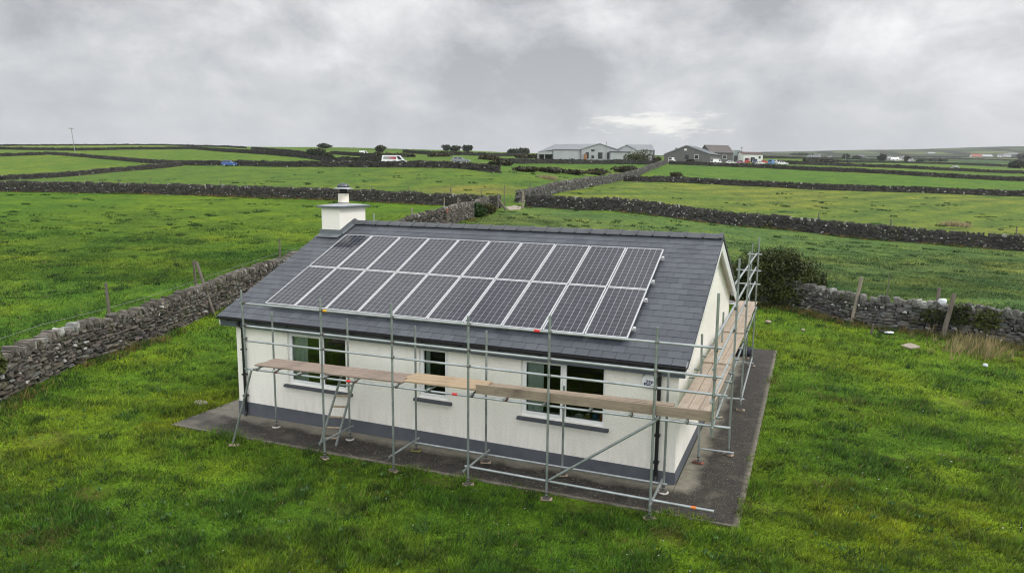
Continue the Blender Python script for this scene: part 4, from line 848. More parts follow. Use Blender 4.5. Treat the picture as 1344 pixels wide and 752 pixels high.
# ------------------------------------------------------------------ posts, wires, gateway
def post(label, foot, top_px, r=.055, name='fence_post', mat='post', group='wooden fence posts', square=False, cat='post'):
    foot = np.array(foot, float); d = ray(*top_px); t = tdist(foot); tp = CAM+t*d
    o = MB().tube(foot-np.array((0, 0, .25)), tp, r, 7 if not square else 4, r*.92).build(name, M[mat]); tag(o, label, cat, group); return tp
LWALL = WALLS['left']; nW = np.gradient(LWALL, axis=0)
REF = {'left': np.array((-.92, .38))}
def behind(key, px, off):
    P = WALLS[key]; x_, _ = to_px(P); i = int(np.argmin(np.abs(x_-px))); d = P[min(i+1, len(P)-1)]-P[max(i-1, 0)]; d = d[:2]/np.linalg.norm(d[:2]); n = np.array((-d[1], d[0]))
    if n@REF.get(key, FH[:2]) < 0: n = -n
    f = lambda s_: (lambda q: float(to_px((q[0], q[1], zg1(*q)+1))[0]))(P[i, :2]+n*off+d*s_)
    ss = np.linspace(-6, 6, 121); k_ = int(np.argmin([abs(f(v_)-px) for v_ in ss])); q = P[i, :2]+n*off+d*ss[k_]
    return np.array((q[0], q[1], zg1(*q)))
tops = []
post('leaning post behind the left garden wall, nearest the picture edge', behind('left', 145, .7), (138.7, 371.5))
post('upright post behind the left garden wall beside the sloping prop', behind('left', 259, .6), (253.8, 342), .06)
f_ = at(281.5, 410.5); tp = np.array(CAM+tdist(f_)*ray(254.5, 344)); o = MB().tube(f_-(0, 0, .1), tp-FH*(-.25), .075, 7, .07).build('prop_post', M['post']); tag(o, 'thick sloping timber prop leaning on the left garden wall', 'post', 'wooden fence posts')
post('thin upright post behind the left garden wall near the roof edge', behind('left', 367, .8), (367, 314.8))
post('grey post in the pasture just above the bungalow ridge', behind('left', 541, 1.2), (540.5, 273), .06, mat='post_light')
post('reddish topped post in front of the garden wall above the ridge', at(588, 300), (587, 274.5), .07)
MBt = np.array(CAM+tdist(at(588, 300))*ray(587, 274.5)); o = MB().tube(MBt-(0, 0, .25), MBt+(0, 0, .03), .085, 7).build('post_cap', M['brick']); tag(o, 'reddish cap on the post above the ridge', 'post cap')
for k_, (x_, y_) in enumerate([(38, 235.6), (78, 235.2), (115, 235.6), (155, 234.3), (197, 234.2), (289.5, 236.6), (334.5, 239.6), (381.5, 241.8), (487.7, 243.2), (535.6, 245.4), (591.7, 246), (631.5, 247.5), (662, 243.5)]):
    post(f'post {["at the left edge","second","third","fourth","fifth","sixth","seventh","eighth","ninth","tenth","eleventh","twelfth","last"][k_]+(" from the left" if 0 < k_ < 12 else "")} of the row behind the pasture back wall'.replace('last of', 'last, nearest the gap, of'), behind('backleft', x_, .9), (x_, y_), .06 if x_ not in (591.7,) else .085)
post('post against the back wall, left of the round shrub', at(583, 276), (583, 259.5), .06, mat='post_light'); post('post between the back wall and the round shrub', at(601, 276), (601, 259), .06, mat='post_light')
gw = 'gate posts at the gap in the walls'
post('upright left gate post at the gap in the walls', at(654, 274), (653.5, 253.5), .10, 'gate_post', 'post', gw); f_ = at(665, 276); o = MB().tube(f_-(0, 0, .1), CAM+tdist(f_)*ray(654, 261.5), .16, 6, .14).build('gate_post', M['post']); tag(o, 'dark leaning timber beside the left gate post at the gap', 'post', gw)
post('pale right gate post at the gap in the walls', at(686, 273.5), (686.3, 251.5), .15, 'gate_post', 'post_light', gw, True)
for k_, (x_, y_) in enumerate([(1074.7, 279.3), (1169.5, 287.3), (1334.5, 297.5)]): post(f'{["left","middle","right"][k_]} post standing behind the dark wall of the yellowish meadow', behind('farright', x_, .9), (x_, y_), .07)
post('tall pale post leaning on the right garden wall right of the bush', at(1116.5, 424), (1131, 363.5), .085, mat='post_light'); post('dark thick post leaning on the right garden wall amid the ivy', at(1235.5, 443), (1252.5, 385.5), .10)
post('short post behind the right garden wall left of the ivy post', behind('right', 1230, .6), (1232.5, 377.5), .08); post('thin bent iron stake behind the right garden wall', behind('right', 1163, .7), (1168, 357), .022, 'stake', 'post', None, cat='stake')
post('short wooden stake in the lawn before the right garden wall', at(1141.5, 437.5), (1146.5, 425.5), .05, 'stake', 'post', None, cat='stake')
f_ = behind('lane', 696, .3); post('short post on the top of the climbing wall by the gap', f_, (695.5, 239.5), .08)
mb = MB()
for hz_ in (.55, .95, 1.35):
    P = LWALL[:46:2].copy(); d = np.gradient(P, axis=0); n = np.stack([-d[:, 1], d[:, 0]], 1); n /= np.linalg.norm(n, axis=1, keepdims=True); s_ = np.sign(n@REF['left'])[:, None]; q = P[:, :2]+n*s_*.9
    z_ = zg(q[:, 0], q[:, 1])+hz_+.05; mb.path([(*a, b) for a, b in zip(q, z_)], .007, 4)
o = mb.build('wire_fence', M['wire']); tag(o, 'three strands of fence wire behind the left garden wall', 'fence wire')
# flagstone in the gap, flat stones and litter in the lawn
def flat(name, lab, cat, pts, th, mat):
    W = [at(*p) for p in pts]; zt = max(w[2] for w in W)+th; n = len(W); V = [(w[0], w[1], w[2]-.05) for w in W]+[(w[0], w[1], w[2]+th) for w in W]
    o = MB().add(V, [tuple(range(n))[::-1], tuple(range(n, 2*n))]+[(i, (i+1) % n, n+(i+1) % n, n+i) for i in range(n)]).build(name, M[mat], None, .01); tag(o, lab, cat); return o
flat('flagstone', 'pale flagstone lying in the gap between the gate posts', 'flagstone', [(663.5, 272), (668.5, 276), (683, 275.5), (684.5, 272), (676, 270.5)], .06, 'flag')
flat('flagstone', 'brownish flat stone lying in the lawn before the right garden wall', 'flagstone', [(1182, 453.5), (1193, 450.6), (1197, 451.3), (1208, 455.5), (1196, 457.8)], .07, 'flag')
pl = at(263, 524); VV = [(pl[0]+.22*cos(a)*(1+.1*sin(3*a)), pl[1]+.13*sin(a), pl[2]+z_) for z_ in (-.05, .065) for a in np.linspace(0, 2*pi, 14)[:-1]]
o = MB().add(VV, [tuple(range(13, 26))]+[(i, (i+1) % 13, 13+(i+1) % 13, 13+i) for i in range(13)]).build('drain_lid', M['lid']); tag(o, 'pale oval concrete lid in the lawn left of the bungalow path', 'drain lid')
def lump(name, lab, cat, p, sx_, sy_, sz_, mat, rz=0, sub=None):
    V = TV26*np.array((sx_, sy_, sz_))*.5*(1+RNG.normal(0, .26, (26, 3))); o = npmesh(name, V, TF, M[mat], None, None, True); o.location = (p[0], p[1], p[2]+sz_*.4+.03); o.rotation_euler = (0, 0, rz); tag(o, lab, cat)
    m_ = o.modifiers.new('Subdivision', 'SUBSURF'); m_.levels = 2; m_.render_levels = 2; return o
lump('rag', 'crumpled white rag in the grass before the right garden wall', 'rag', at(1167, 437.5), .34, .22, .09, 'rag', .4); lump('rag', 'dark rag lying beside the crumpled white one', 'rag', at(1158.5, 436), .34, .22, .09, 'ragdark', .2)
lump('stone', 'tan stone in the grass left of the leaning pale post', 'stone', at(1054, 434), .16, .13, .12, 'flag'); lump('stone', 'white stone in the lawn near the right edge', 'stone', at(1293, 480.5), .15, .10, .12, 'rag')
lump('stone', 'orange-brown stone in the grass below the bush', 'stone', at(1008, 424), .28, .2, .13, 'paletimber'); lump('stone', 'large white cope stone on the right garden wall by the ivy', 'stone', behind('right', 1235, 0)+np.array((0, 0, 1.28)), .34, .3, .26, 'rag')
lump('stone', 'white quartz stone set in the left garden wall, rounded', 'stone', at(151, 453)+np.array((.05, -.22, .50))-FH*.12, .24, .2, .18, 'rag', .4)
o = MB().box(-.12, .12, -.02, .02, -.11, .11).build('marker_plate', M['sign'], None, .02); p_ = at(24, 504); o.location = p_+np.array((0, 0, .70))-FH*.02+RH*.0; o.rotation_euler = (radians(-6), radians(-14), .75); tag(o, 'small white square plate on the left garden wall near the picture edge', 'plate')

# ------------------------------------------------------------------ vehicles
def vehicle(name, label, cat, p, rz, L_, W_, H_, col, kind='car', group='vehicles parked near the far buildings', stripe=None):
    root = empty(name, label, cat, p, rz, group); cm = simple(name+'_paint', col, .25, .0, .03, 2); cm.node_tree.nodes['Principled BSDF'].inputs['Coat Weight'].default_value = .6
    h1 = .5*L_; mb = MB(); van = kind == 'van'; zb = .30; zs_ = H_*(.62 if not van else .5)
    low = [(-h1, zb+.15), (-h1*.99, zs_*.93), (-h1*.94, zs_), (h1*(.45 if not van else .80), zs_), (h1*.90, zs_*.86), (h1, zs_*.68), (h1*.98, zb), (-h1*.97, zb)]
    mb.prism(low, -W_/2, W_/2, lambda u, v_, w: (u, w, v_)); 
    xb0, xb1, xt0, xt1 = (-.97*h1, .78*h1, -.93*h1, .42*h1) if van else (-.93*h1, .42*h1, (-.80 if kind == 'estate' else -.62)*h1, .06*h1)
    wb, wt = W_*.485, W_*(.43 if van else .38)
    def fr(x0, x1, y_, z0): return [(x0, -y_, z0), (x1, -y_, z0), (x1, y_, z0), (x0, y_, z0)]
    V = fr(xb0, xb1, wb, zs_-.01)+fr(xt0, xt1, wt, H_); mb.add(V, [(4, 5, 6, 7), (0, 1, 5, 4), (1, 2, 6, 5), (2, 3, 7, 6), (3, 0, 4, 7)])
    mb.build('body', cm, root, .06)
    def lerp(a, b, f): return np.array(a)*(1-f)+np.array(b)*f
    V = [np.array(v_) for v_ in V]
    def pane(i0, i1, j1, j0, u0, u1, f0, f1, nrm_):
        a, b = lerp(V[i0], V[i1], u0), lerp(V[i0], V[i1], u1); c, d = lerp(V[j0], V[j1], u1), lerp(V[j0], V[j1], u0); off = np.array(nrm_)*.012
        q = [lerp(a, d, f0)+off, lerp(b, c, f0)+off, lerp(b, c, f1)+off, lerp(a, d, f1)+off]; m_ = MB(); m_.add(q+[v_-off*1.5 for v_ in q], [(0, 1, 2, 3), (0, 4, 5, 1), (1, 5, 6, 2), (2, 6, 7, 3), (3, 7, 4, 0)]); m_.build('window', M['darkglass'], root)
    for s_, (i0, i1, j1, j0) in ((-1, (0, 1, 5, 4)), (1, (3, 2, 6, 7))):
        if van: pane(i0, i1, j1, j0, .76, .93, .15, .85, (0, s_, .1))
        else: pane(i0, i1, j1, j0, .08, .45, .12, .88, (0, s_, .2)); pane(i0, i1, j1, j0, .50, .90, .12, .88, (0, s_, .2))
    pane(1, 2, 6, 5, .06, .94, .1, .9, (1, 0, .3)); pane(0, 3, 7, 4, .1, .9, .2, .88, (-1, 0, .2))
    for sx_ in (-1, 1):
        for sy_ in (-1, 1):
            w_ = MB().tube((sx_*h1*.62, sy_*W_*.5-.11, .31), (sx_*h1*.62, sy_*W_*.5+.01 if sy_ > 0 else sy_*W_*.5-.01+.22-.11, .31), .31, 16).build('wheel', M['tyre'], root) if sy_ > 0 else MB().tube((sx_*h1*.62, sy_*W_*.5-.01, .31), (sx_*h1*.62, sy_*W_*.5+.11, .31), .31, 16).build('wheel', M['tyre'], root)
            MB().tube((sx_*h1*.62, sy_*(W_*.5+.005), .31), (sx_*h1*.62, sy_*(W_*.5+.02), .31), .18, 12).build('hub', M['alu'], w_)
    for sy_ in (-1, 1):
        MB().box(h1*.93, h1*1.005, sy_*W_*.36-.16, sy_*W_*.36+.16, zs_*.68, zs_*.80).build('headlight', M['sign'], root); MB().box(-h1*1.004, -h1*.97, sy_*W_*.38-.1, sy_*W_*.38+.1, zs_*.68, zs_*.84).build('tail_light', M['red'], root)
    if stripe:
        for s_ in (-1, 1): MB().add([(-.84*h1, s_*(W_*.474+.03), H_*.62), (.14*h1, s_*(W_*.474+.03), H_*.62), (.10*h1, s_*(W_*.443+.03), H_*.88), (-.82*h1, s_*(W_*.443+.03), H_*.88)], [(0, 1, 2, 3)]).build('side_panel', stripe, root)
    return root
def vat(px, py, t=None): 
    return atd(px, py, t) if t else at(px, py)
m, N, L, P = newmat('maroon_fade'); sx = N.new('ShaderNodeSeparateXYZ'); L.new(objco(N), sx.inputs[0]); L.new(ramp(N, L, math_(N, L, 'MULTIPLY_ADD', sx.outputs[0], .4, .9), (.1, (.30, .31, .30)), (.75, (.38, .10, .13)), (.95, (.35, .0, .03))), P.inputs['Base Color']); M['maroonfade'] = m
def seat(px, top_py, t, H_):           # stand the vehicle on the ground at distance t
    return atd(px, 212, t)
RZ = -YAW
vehicle('car', 'blue hatchback passing behind the roadside wall on the left', 'car', atd(302, 212, 193), RZ, 4.2, 1.75, 1.55, (.02, .10, .34), 'hatch', 'vehicles on the road')
vehicle('van', 'long white van with a maroon side panel on the road', 'van', atd(518.5, 212, 172), RZ, 6.3, 2.0, 2.35, (.82, .83, .84), 'van', 'vehicles on the road', M['maroonfade'])
vehicle('car', 'dark silver estate car on the road right of the white van', 'car', atd(605, 213, 182), RZ, 4.7, 1.8, 1.5, (.20, .22, .25), 'estate', 'vehicles on the road')
vehicle('van', 'small white van in the far field lane beside the round skyline tree', 'van', at(478, 203.8), RZ, 4.6, 1.9, 2.0, (.80, .81, .82), 'van', 'vehicles on the road')
cars = [(751, 211.3, 292, RZ, 'car', 4.3, 1.5, (.42, .52, .53), 'hatch', 'pale turquoise car parked in front of the large grey shed'), (882, 211.5, 290, RZ+.9, 'van', 3.6, 2.2, (.78, .78, .76), 'van', 'cream boxy van parked before the gable of the dark grey house'),
 (940.5, 212.5, 288, RZ+.3, 'van', 4.6, 2.1, (.80, .81, .82), 'van', 'white van parked in front of the dark grey house'), (959.5, 213, 290, RZ, 'car', 4.2, 1.4, (.80, .80, .80), 'hatch', 'low white car right of the white van by the dark grey house'),
 (971.5, 213, 296, RZ+.5, 'car', 4.0, 1.5, (.22, .10, .13), 'hatch', 'maroon car second from the white shed'), (981, 213, 300, RZ+1.1, 'van', 4.2, 2.3, (.45, .02, .03), 'van', 'bright red van in front of the white shed'),
 (990.5, 213.3, 298, RZ+1.3, 'van', 4.2, 2.1, (.05, .09, .17), 'van', 'dark blue van beside the red van'), (998, 213.5, 294, RZ+.2, 'car', 3.4, 1.4, (.75, .74, .74), 'hatch', 'small white car right of the dark blue van'),
 (1003.5, 213.5, 303, RZ+.8, 'car', 3.6, 1.6, (.50, .09, .04), 'hatch', 'orange red car beside the white shed corner'), (1012.5, 213.5, 297, RZ+.9, 'van', 4.0, 2.0, (.05, .20, .44), 'van', 'mid blue van near the right end of the parked row'),
 (1018, 213.5, 306, RZ+1.0, 'car', 4.0, 1.7, (.55, .58, .60), 'estate', 'pale grey car behind the mid blue van'), (1027, 213.8, 296, RZ, 'car', 4.4, 1.55, (.80, .80, .80), 'hatch', 'white hatchback at the right end of the parked row')]
for (px, py, t, rz, nm, L_, H_, c_, kd, lab) in cars:
    p = atd(px, py, t); p[2] = max(p[2], zg1(p[0], p[1])); vehicle(nm, lab, nm, p, rz, L_, 1.8, H_, c_, kd)

# ------------------------------------------------------------------ far buildings
def fp(root, name, V, Fs, mat): return MB().add(V, Fs).build(name, mat if not isinstance(mat, str) else M[mat], root)
def gable(root, x0, x1, y0, y1, eave, ridge, wall, roof_, along_x=True, oh=.25, names=('wall', 'roof'), apex=None, zb=-2):
    if along_x:
        ym = (y0+y1)/2; W_ = [(x0, y0, zb), (x1, y0, zb), (x1, y1, zb), (x0, y1, zb), (x0, y0, eave), (x1, y0, eave), (x1, y1, eave), (x0, y1, eave), (x0, ym, ridge), (x1, ym, ridge)]
        w = fp(root, names[0], W_, [(0, 1, 5, 4), (1, 2, 6, 9, 5), (2, 3, 7, 6), (3, 0, 4, 8, 7)], wall); k_ = (ridge-eave)/(ym-y0)
        mb = MB(); 
        for (ya, yb) in ((y0-oh, ym), (y1+oh, ym)):
            za = eave-oh*k_; mb.add([(x0-oh, ya, za+.02), (x1+oh, ya, za+.02), (x1+oh, yb, ridge+.02), (x0-oh, yb, ridge+.02), (x0-oh, ya, za+.17), (x1+oh, ya, za+.17), (x1+oh, yb, ridge+.17), (x0-oh, yb, ridge+.17)], [(0, 1, 2, 3), (4, 5, 6, 7), (0, 1, 5, 4), (1, 2, 6, 5), (3, 0, 4, 7)])
    else:
        xm = (x0+x1)/2 if apex is None else apex; W_ = [(x0, y0, zb), (x1, y0, zb), (x1, y1, zb), (x0, y1, zb), (x0, y0, eave), (x1, y0, eave), (x1, y1, eave), (x0, y1, eave), (xm, y0, ridge), (xm, y1, ridge)]
        w = fp(root, names[0], W_, [(0, 1, 5, 8, 4), (1, 2, 6, 5), (2, 3, 7, 9, 6), (3, 0, 4, 7)], wall)
        mb = MB()
        for xa in (x0, x1):
            s_ = -1 if xa == x0 else 1; k_ = (ridge-eave)/abs(xm-xa); za = eave-oh*k_; xo = xa+s_*oh
            mb.add([(xo, y0-oh, za+.02), (xm, y0-oh, ridge+.02), (xm, y1+oh, ridge+.02), (xo, y1+oh, za+.02), (xo, y0-oh, za+.2), (xm, y0-oh, ridge+.2), (xm, y1+oh, ridge+.2), (xo, y1+oh, za+.2)], [(0, 1, 2, 3), (4, 5, 6, 7), (0, 1, 5, 4), (1, 2, 6, 5), (2, 3, 7, 6), (3, 0, 4, 7)])
    r = mb.build(names[1], M[roof_], root); return w, r
def opening(root, x0, x1, y, z0, z1, frame='trim', name='window', pane='darkglass', d=.06):
    w = MB().box(x0-.12, x1+.12, y-d, y-.01, z0-.12, z1+.12).build(name, M[frame], root); MB().box(x0, x1, y-d-.02, y-d-.004, z0, z1).build('pane', M[pane], w); return w
k_ = 300/F
def locate(px, py, t):
    p = CAM+t*ray(px, py); return p
p = locate(784, 211.5, 300); p[2] -= .0; shed = empty('farm_shed', 'large grey metal clad shed with three gabled bays on the skyline', 'shed', p, RZ)
X_ = lambda px: (px-784)*k_*1.0
H_ = lambda py: (211.5-py)*k_
x0, x1 = X_(726.6), X_(764)
fp(shed, 'wall', [(x0, 1, -2), (x1, 1, -2), (x1, 1, H_(197)), (x0, 1, H_(197.8)), (x0, 20, -2), (x0, 20, H_(197.8))], [(0, 1, 2, 3), (0, 3, 5, 4)], 'shed')
fp(shed, 'roof', [(x0-.3, .7, H_(198)), (x1+9, .7, H_(197)), (X_(789), 11, H_(190.3)+.75), (X_(731.5), 11, H_(191.8)+.85), (X_(707), 4, H_(200.3)), (X_(715), 22, H_(200)), (X_(789), 22, H_(197))], [(0, 1, 2, 3), (0, 3, 4), (3, 5, 4), (3, 2, 6, 5)], 'shedroof')
fp(shed, 'side_bay', [(X_(708), 3, -2), (X_(726.4), 1.2, -2), (X_(726.4), 1.2, H_(199)), (X_(707.6), 3, H_(200.6)), (X_(708), 16, -2), (X_(708), 16, H_(200.6)), (X_(708), 3, H_(203.5)), (X_(726.4), 1.2, H_(203.5)), (X_(709), 3, H_(203.5)), (X_(709), 3, -2)], [(6, 7, 2, 3), (0, 9, 8, 6), (0, 3, 5, 4)], 'shed')
MB().box(X_(709), X_(726), 8, 8.2, -2, H_(203)).build('bay_back', simple('green_grey_sheet', (.10, .11, .07), .8), shed); MB().box(X_(715.5), X_(716.5), 2.4, 2.8, -2, H_(203.4)).build('bay_post', M['shed'], shed)
gable(shed, X_(762.5), X_(810), 0, 20, H_(197.2), H_(189.8), 'shed', 'shedroof', False, .35, ('front_gable', 'gable_roof'))
gable(shed, X_(810.4), X_(833), .5, 14, H_(196.6), H_(191.4), 'shed', 'shedroof', False, .3, ('small_gable', 'gable_roof'))
gable(shed, X_(826), X_(858.5), 2.5, 18, H_(197), H_(191.2)+.7, 'shed', 'shedroof', True, .3, ('end_wall', 'end_roof'))
MB().box(X_(799.5), X_(823.4), -3.2, -.02, -2, H_(200.6)).build('annex', M['shed'], shed); MB().box(X_(798.5), X_(824.5), -3.5, .3, H_(200.5), H_(199.7)).build('annex_roof', M['trim'], shed)
MB().box(X_(857.4), X_(858.9), 2.2, 2.5, -2, H_(197.3)).build('corner_trim', M['trim'], shed); MB().box(X_(762.2), X_(763), -.1, .0, -2, H_(197.5)).build('corner_trim', M['trim'], shed); MB().box(X_(726.3), X_(762), .86, .99, H_(198.2), H_(197.2)).build('eaves_gutter', M['trim'], shed); MB().box(X_(726.2), X_(727), .9, .99, -2, H_(198.3)).build('corner_trim', M['trim'], shed)
for (a, b, c_, d_, nm) in ((785, 790, 208.5, 201, 'door'), (796.4, 798.8, 208.5, 201, 'door'), (776, 779.6, 199.3, 197.3, 'window'), (776.5, 779.3, 208, 205, 'window'), (768.8, 772.4, 208.5, 201, 'door')): opening(shed, X_(a), X_(b), 0, H_(c_), H_(d_), 'trim', nm)
MB().box(X_(766.5), X_(770), -1.6, -.2, -1.5, H_(203)).build('timber_stack', M['orange_wood'], shed)
p = locate(905, 211.5, 300); dh = empty('grey_house', 'dark grey pebbledashed house with two gables beside the grey shed', 'house', p, RZ-radians(30))
X2 = lambda px: (px-905)*k_
gw_, gl_ = 19.5, 17.0
w, r = gable(dh, -11.0, 8.5, 0, gl_, H_(203), H_(191.9), 'greystone', 'roofgrey', False, .3, apex=-1.5)
for (a, b) in ((1.2, 2.7), (5.2, 6.8)): opening(dh, a-3.2, b-3.2, 0, H_(208.8), H_(204), 'upvc' if a > 3 else 'trim', 'window')
MB().box(-.9-1.5, .1-1.5, -.06, -.01, H_(198.3), H_(196)).build('vent', M['upvc'], dh)
MB().box(-7.6, -6.6, 4, 5, 4.0, 5.6).build('chimney', M['greystone'], r)
mb = MB()
for xa, xm_ in ((-11.3, -1.5), (8.8, -1.5)): mb.add([(xa, -.36, H_(203)-.1), (xm_, -.36, H_(191.9)-.05), (xm_, -.36, H_(191.9)+.25), (xa, -.36, H_(203)+.2)], [(0, 1, 2, 3)])
mb.build('barge_board', M['capstone'], r)
p2 = locate(952.5, 211.5, 314); wing = empty('grey_house', 'right-hand grey house wing with brown roof and gable facing the white van', 'house', p2, RZ+radians(14))
w, r = gable(wing, -7.5, 3.4, 0, 10, H_(202)+.5, H_(192.2)+.6, 'greystone', 'roofbrown', True, .3); opening(wing, -1.5, .2, 0, H_(208.6), H_(204.2), 'upvc', 'window')
fp(r, 'barge_board', [(3.75, -.35, H_(202)+.4), (3.75, 5, H_(192.2)+.55), (3.75, 5, H_(192.2)+.9), (3.75, -.35, H_(202)+.75)], [(0, 1, 2, 3)], 'upvc'); fp(r, 'barge_board', [(3.75, 10.35, H_(202)+.4), (3.75, 5, H_(192.2)+.55), (3.75, 5, H_(192.2)+.9), (3.75, 10.35, H_(202)+.75)], [(3, 2, 1, 0)], 'trim')
p3_ = locate(966, 211.5, 334); tun = empty('polytunnel', 'pale green sheeted tunnel shed behind the grey house gable', 'shed', p3_, RZ)
prof = [(5.4*cos(pi*i/16), 5.0*sin(pi*i/16)**.8) for i in range(17)]; MB().prism([(u, v_) for u, v_ in prof]+[(-5.4, -2), (5.4, -2)], 0, 16, lambda u, v_, w_: (u, w_, v_)).build('sheeting', M['polyt'], tun); MB().box(-1, 1, -.1, -.01, -1, 2.4).build('door', M['trim'], tun)
p4 = locate(989, 212, 330); ws = empty('white_shed', 'low white shed with maroon roof behind the red van', 'shed', p4, RZ+.2); gable(ws, -5.2, 4.6, 0, 7, 3.1, 4.2, 'whitewash', 'roofmaroon', True, .2); MB().box(-1.5, .5, -.08, -.01, -1, 1.8).build('door', M['darkhole'], ws); opening(ws, 2.6, 3.3, 0, 1.4, 2.2)
def cottage(px, py, t, wpx, hpx, wallm, roofm, lab, rot=0, cat='house', name='cottage', frac=.55):
    p = at(px, py); kk = tdist(p)/F; w, h = wpx*kk, hpx*kk; root = empty(name, lab, cat, p-np.array((0, 0, .5)), RZ+rot, 'houses in the far village'); d = max(5, w*.6); h += .5
    gable(root, -w/2, w/2, 0, d, h*frac, h, wallm, roofm, True, .2, zb=-3)
    n = max(1, int(w/4)); 
    for i in range(n): xx = -w/2+w*(i+.5)/n; opening(root, xx-.5, xx+.5, 0, h*.2, h*.42)
    if cat == 'house': MB().box(w*.36, w*.36+.9, d*.45, d*.55, h*.7, h*1.15).build('chimney', M[wallm], root)
for args in [(1064, 208, 0, 5, 4, 'whitewash', 'roofgrey', 'left of the pair of tiny white houses right of the cars'), (1073, 208, 0, 9, 4.2, 'whitewash', 'roofgrey', 'right and longer of the pair of tiny white houses right of the cars'), (1089.5, 208.3, 0, 4, 3, 'whitewash', 'roofgrey', 'tiny grey-white house alone before the spiky tree'), (1131, 207.8, 0, 8, 4, 'greystone', 'roofgrey', 'pale grey far house right of the spiky tree'), (1167, 210.8, 0, 5, 5, 'shed', 'shedroof', 'grey gabled house at the left of the white village group'), (1175, 211, 0, 10, 4.2, 'whitewash', 'whitewash', 'long low white building in the village group'), (1184, 210.6, 0, 7, 4.6, 'whitewash', 'roofgrey', 'white house at the right of the village group, by the square tree'), (1197, 213.4, 0, 4.5, 4.5, 'whitewash', 'roofgrey', 'white gable standing alone right of the village group'), (1256, 220.8, 0, 6, 2.6, 'whitewash', 'shedroof', 'low white hut between the field walls at right'),
             (1297, 207.0, 0, 13, 3.6, 'shed', 'shed', 'long pale grey far shed right of the red roofed barn'), (1313, 206.6, 0, 5, 4, 'whitewash', 'roofgrey', 'small white house right of the long pale shed'), (1323, 206.2, 0, 8, 4.6, 'whitewash', 'roofgrey', 'white house near the right picture edge under the hill'), (1333, 205.5, 0, 11, 4.5, 'greystone', 'roofgrey', 'dark grey far building near the right picture edge'), (1223, 202, 0, 9, 2.0, 'shed', 'shed', 'tiny pale building on the distant hillside')]: cottage(*args)
cottage(1283, 207, 0, 13, 4.6, 'whitewash', 'roofred', 'red roofed barn at the foot of the distant hills', 0, 'barn', 'barn', .3)
# utility poles
def upole(label, px, py_foot, py_top, t, lean=0, r=.16, arm=1.6):
    p = atd(px, py_foot, t); top = CAM+t*ray(px-lean, py_top); root = empty('utility_pole', label, 'utility pole', p, RZ, 'utility poles'); h = top[2]-p[2]; lx = -lean*t/F
    MB().tube((0, 0, -1), (lx, 0, h), r, 8, r*.7).build('pole', M['pole'], root)
    if arm: MB().box(lx-arm/2, lx+arm/2, -.1, .1, h-.75, h-.5).build('crossarm', M['pole'], root); [MB().tube((lx+s_*arm*.4, 0, h-.5), (lx+s_*arm*.4, 0, h-.2), .08, 6).build('insulator', M['trim'], root) for s_ in (-1, 0, 1)]
upole('tall leaning wooden utility pole on the left skyline', 98.5, 196, 167.5, 380, 3, .2, 2.6); upole('short far pole on the skyline above the blue car', 245.8, 192, 187.3, 640, 0, .25, 0); upole('pole with a box near the top beside the white shed', 972.5, 209, 193, 335, 0, .15, 1.0)
upole('thin dark flue pole in front of the large grey shed', 795, 213.5, 186, 288, 0, .16, 0); upole('tiny pole on the skyline left of the hilltop trees', 543, 198, 195, 700, 0, .3, 0); upole('spindly far pole by the spiky tree', 1110, 207.5, 200, 700, 0, .25, 0)

# ------------------------------------------------------------------ grass: sward, tussocks, straw, daisies
def blades(name, X, Y, hgt, wid, col, per=1, lean=.5, mat='blade', spread=0., kind='stuff', zoff=0.):
    if per > 1:
        X = np.repeat(X, per)+RNG.normal(0, 1, len(X)*per)*spread; Y = np.repeat(Y, per)+RNG.normal(0, 1, len(Y)*per)*spread
        hgt = np.repeat(hgt, per)*RNG.uniform(.6, 1.25, len(X)); wid = np.repeat(wid, per); col = np.repeat(col, per, 0)*RNG.uniform(.75, 1.3, (len(X), 1))
    n = len(X); Z = zg(X, Y)-.01+zoff; a = RNG.uniform(0, 2*pi, n); b = RNG.uniform(0, 2*pi, n); l = hgt*lean*RNG.uniform(.2, 1.4, n); wl = .35*hgt*lean
    dx, dy = np.cos(a)*wid/2, np.sin(a)*wid/2
    V = np.stack([np.stack([X-dx, Y-dy, Z], -1), np.stack([X+dx, Y+dy, Z], -1), np.stack([X+np.cos(b)*l+wl, Y+np.sin(b)*l-wl*.3, Z+hgt], -1)], 1).reshape(-1, 3)
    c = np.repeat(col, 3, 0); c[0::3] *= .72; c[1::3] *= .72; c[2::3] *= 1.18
    o = npmesh(name, V, np.arange(3*n).reshape(-1, 3), M[mat], None, c); tag(o, kind=kind); return o
def freemask(X, Y, pad=0.):
    cr = pad-np.maximum(0, fbm(X*1.1, Y*1.1, 13, 3)-.42)*.55 if pad == 0 else pad; return ~((X > -13.0-cr) & (X < 1.46+cr) & (Y > -1.42-cr) & (Y < 14.02+cr))
def sample(n, tmin, tmax, pw=1.0, qlim=.86):
    u = RNG.random(n); s0, s1 = tmax**-pw, tmin**-pw; t = (s0+(s1-s0)*u)**(-1/pw); q = RNG.uniform(-qlim, qlim, n); X = CX+t*(FH[0]+q*RH[0]); Y = CY+t*(FH[1]+q*RH[1]); return X, Y, t
X, Y, t = sample(520000, 8.5, 48); k_ = freemask(X, Y, .0); X, Y, t = X[k_], Y[k_], t[k_]
c = fieldcol(X, Y, zg(X, Y)); nz = fbm(X*.9, Y*1.5, 33, 4); nb = fbm(X*.22, Y*.30, 44, 3); nf = fbm(X*3.5, Y*5, 51, 2)
edge = np.minimum.reduce([np.maximum(np.maximum(-13.0-X, X-1.46), np.maximum(-1.42-Y, Y-14.02))]); rough_ = np.exp(-np.clip(edge, 0, 3)/.35)
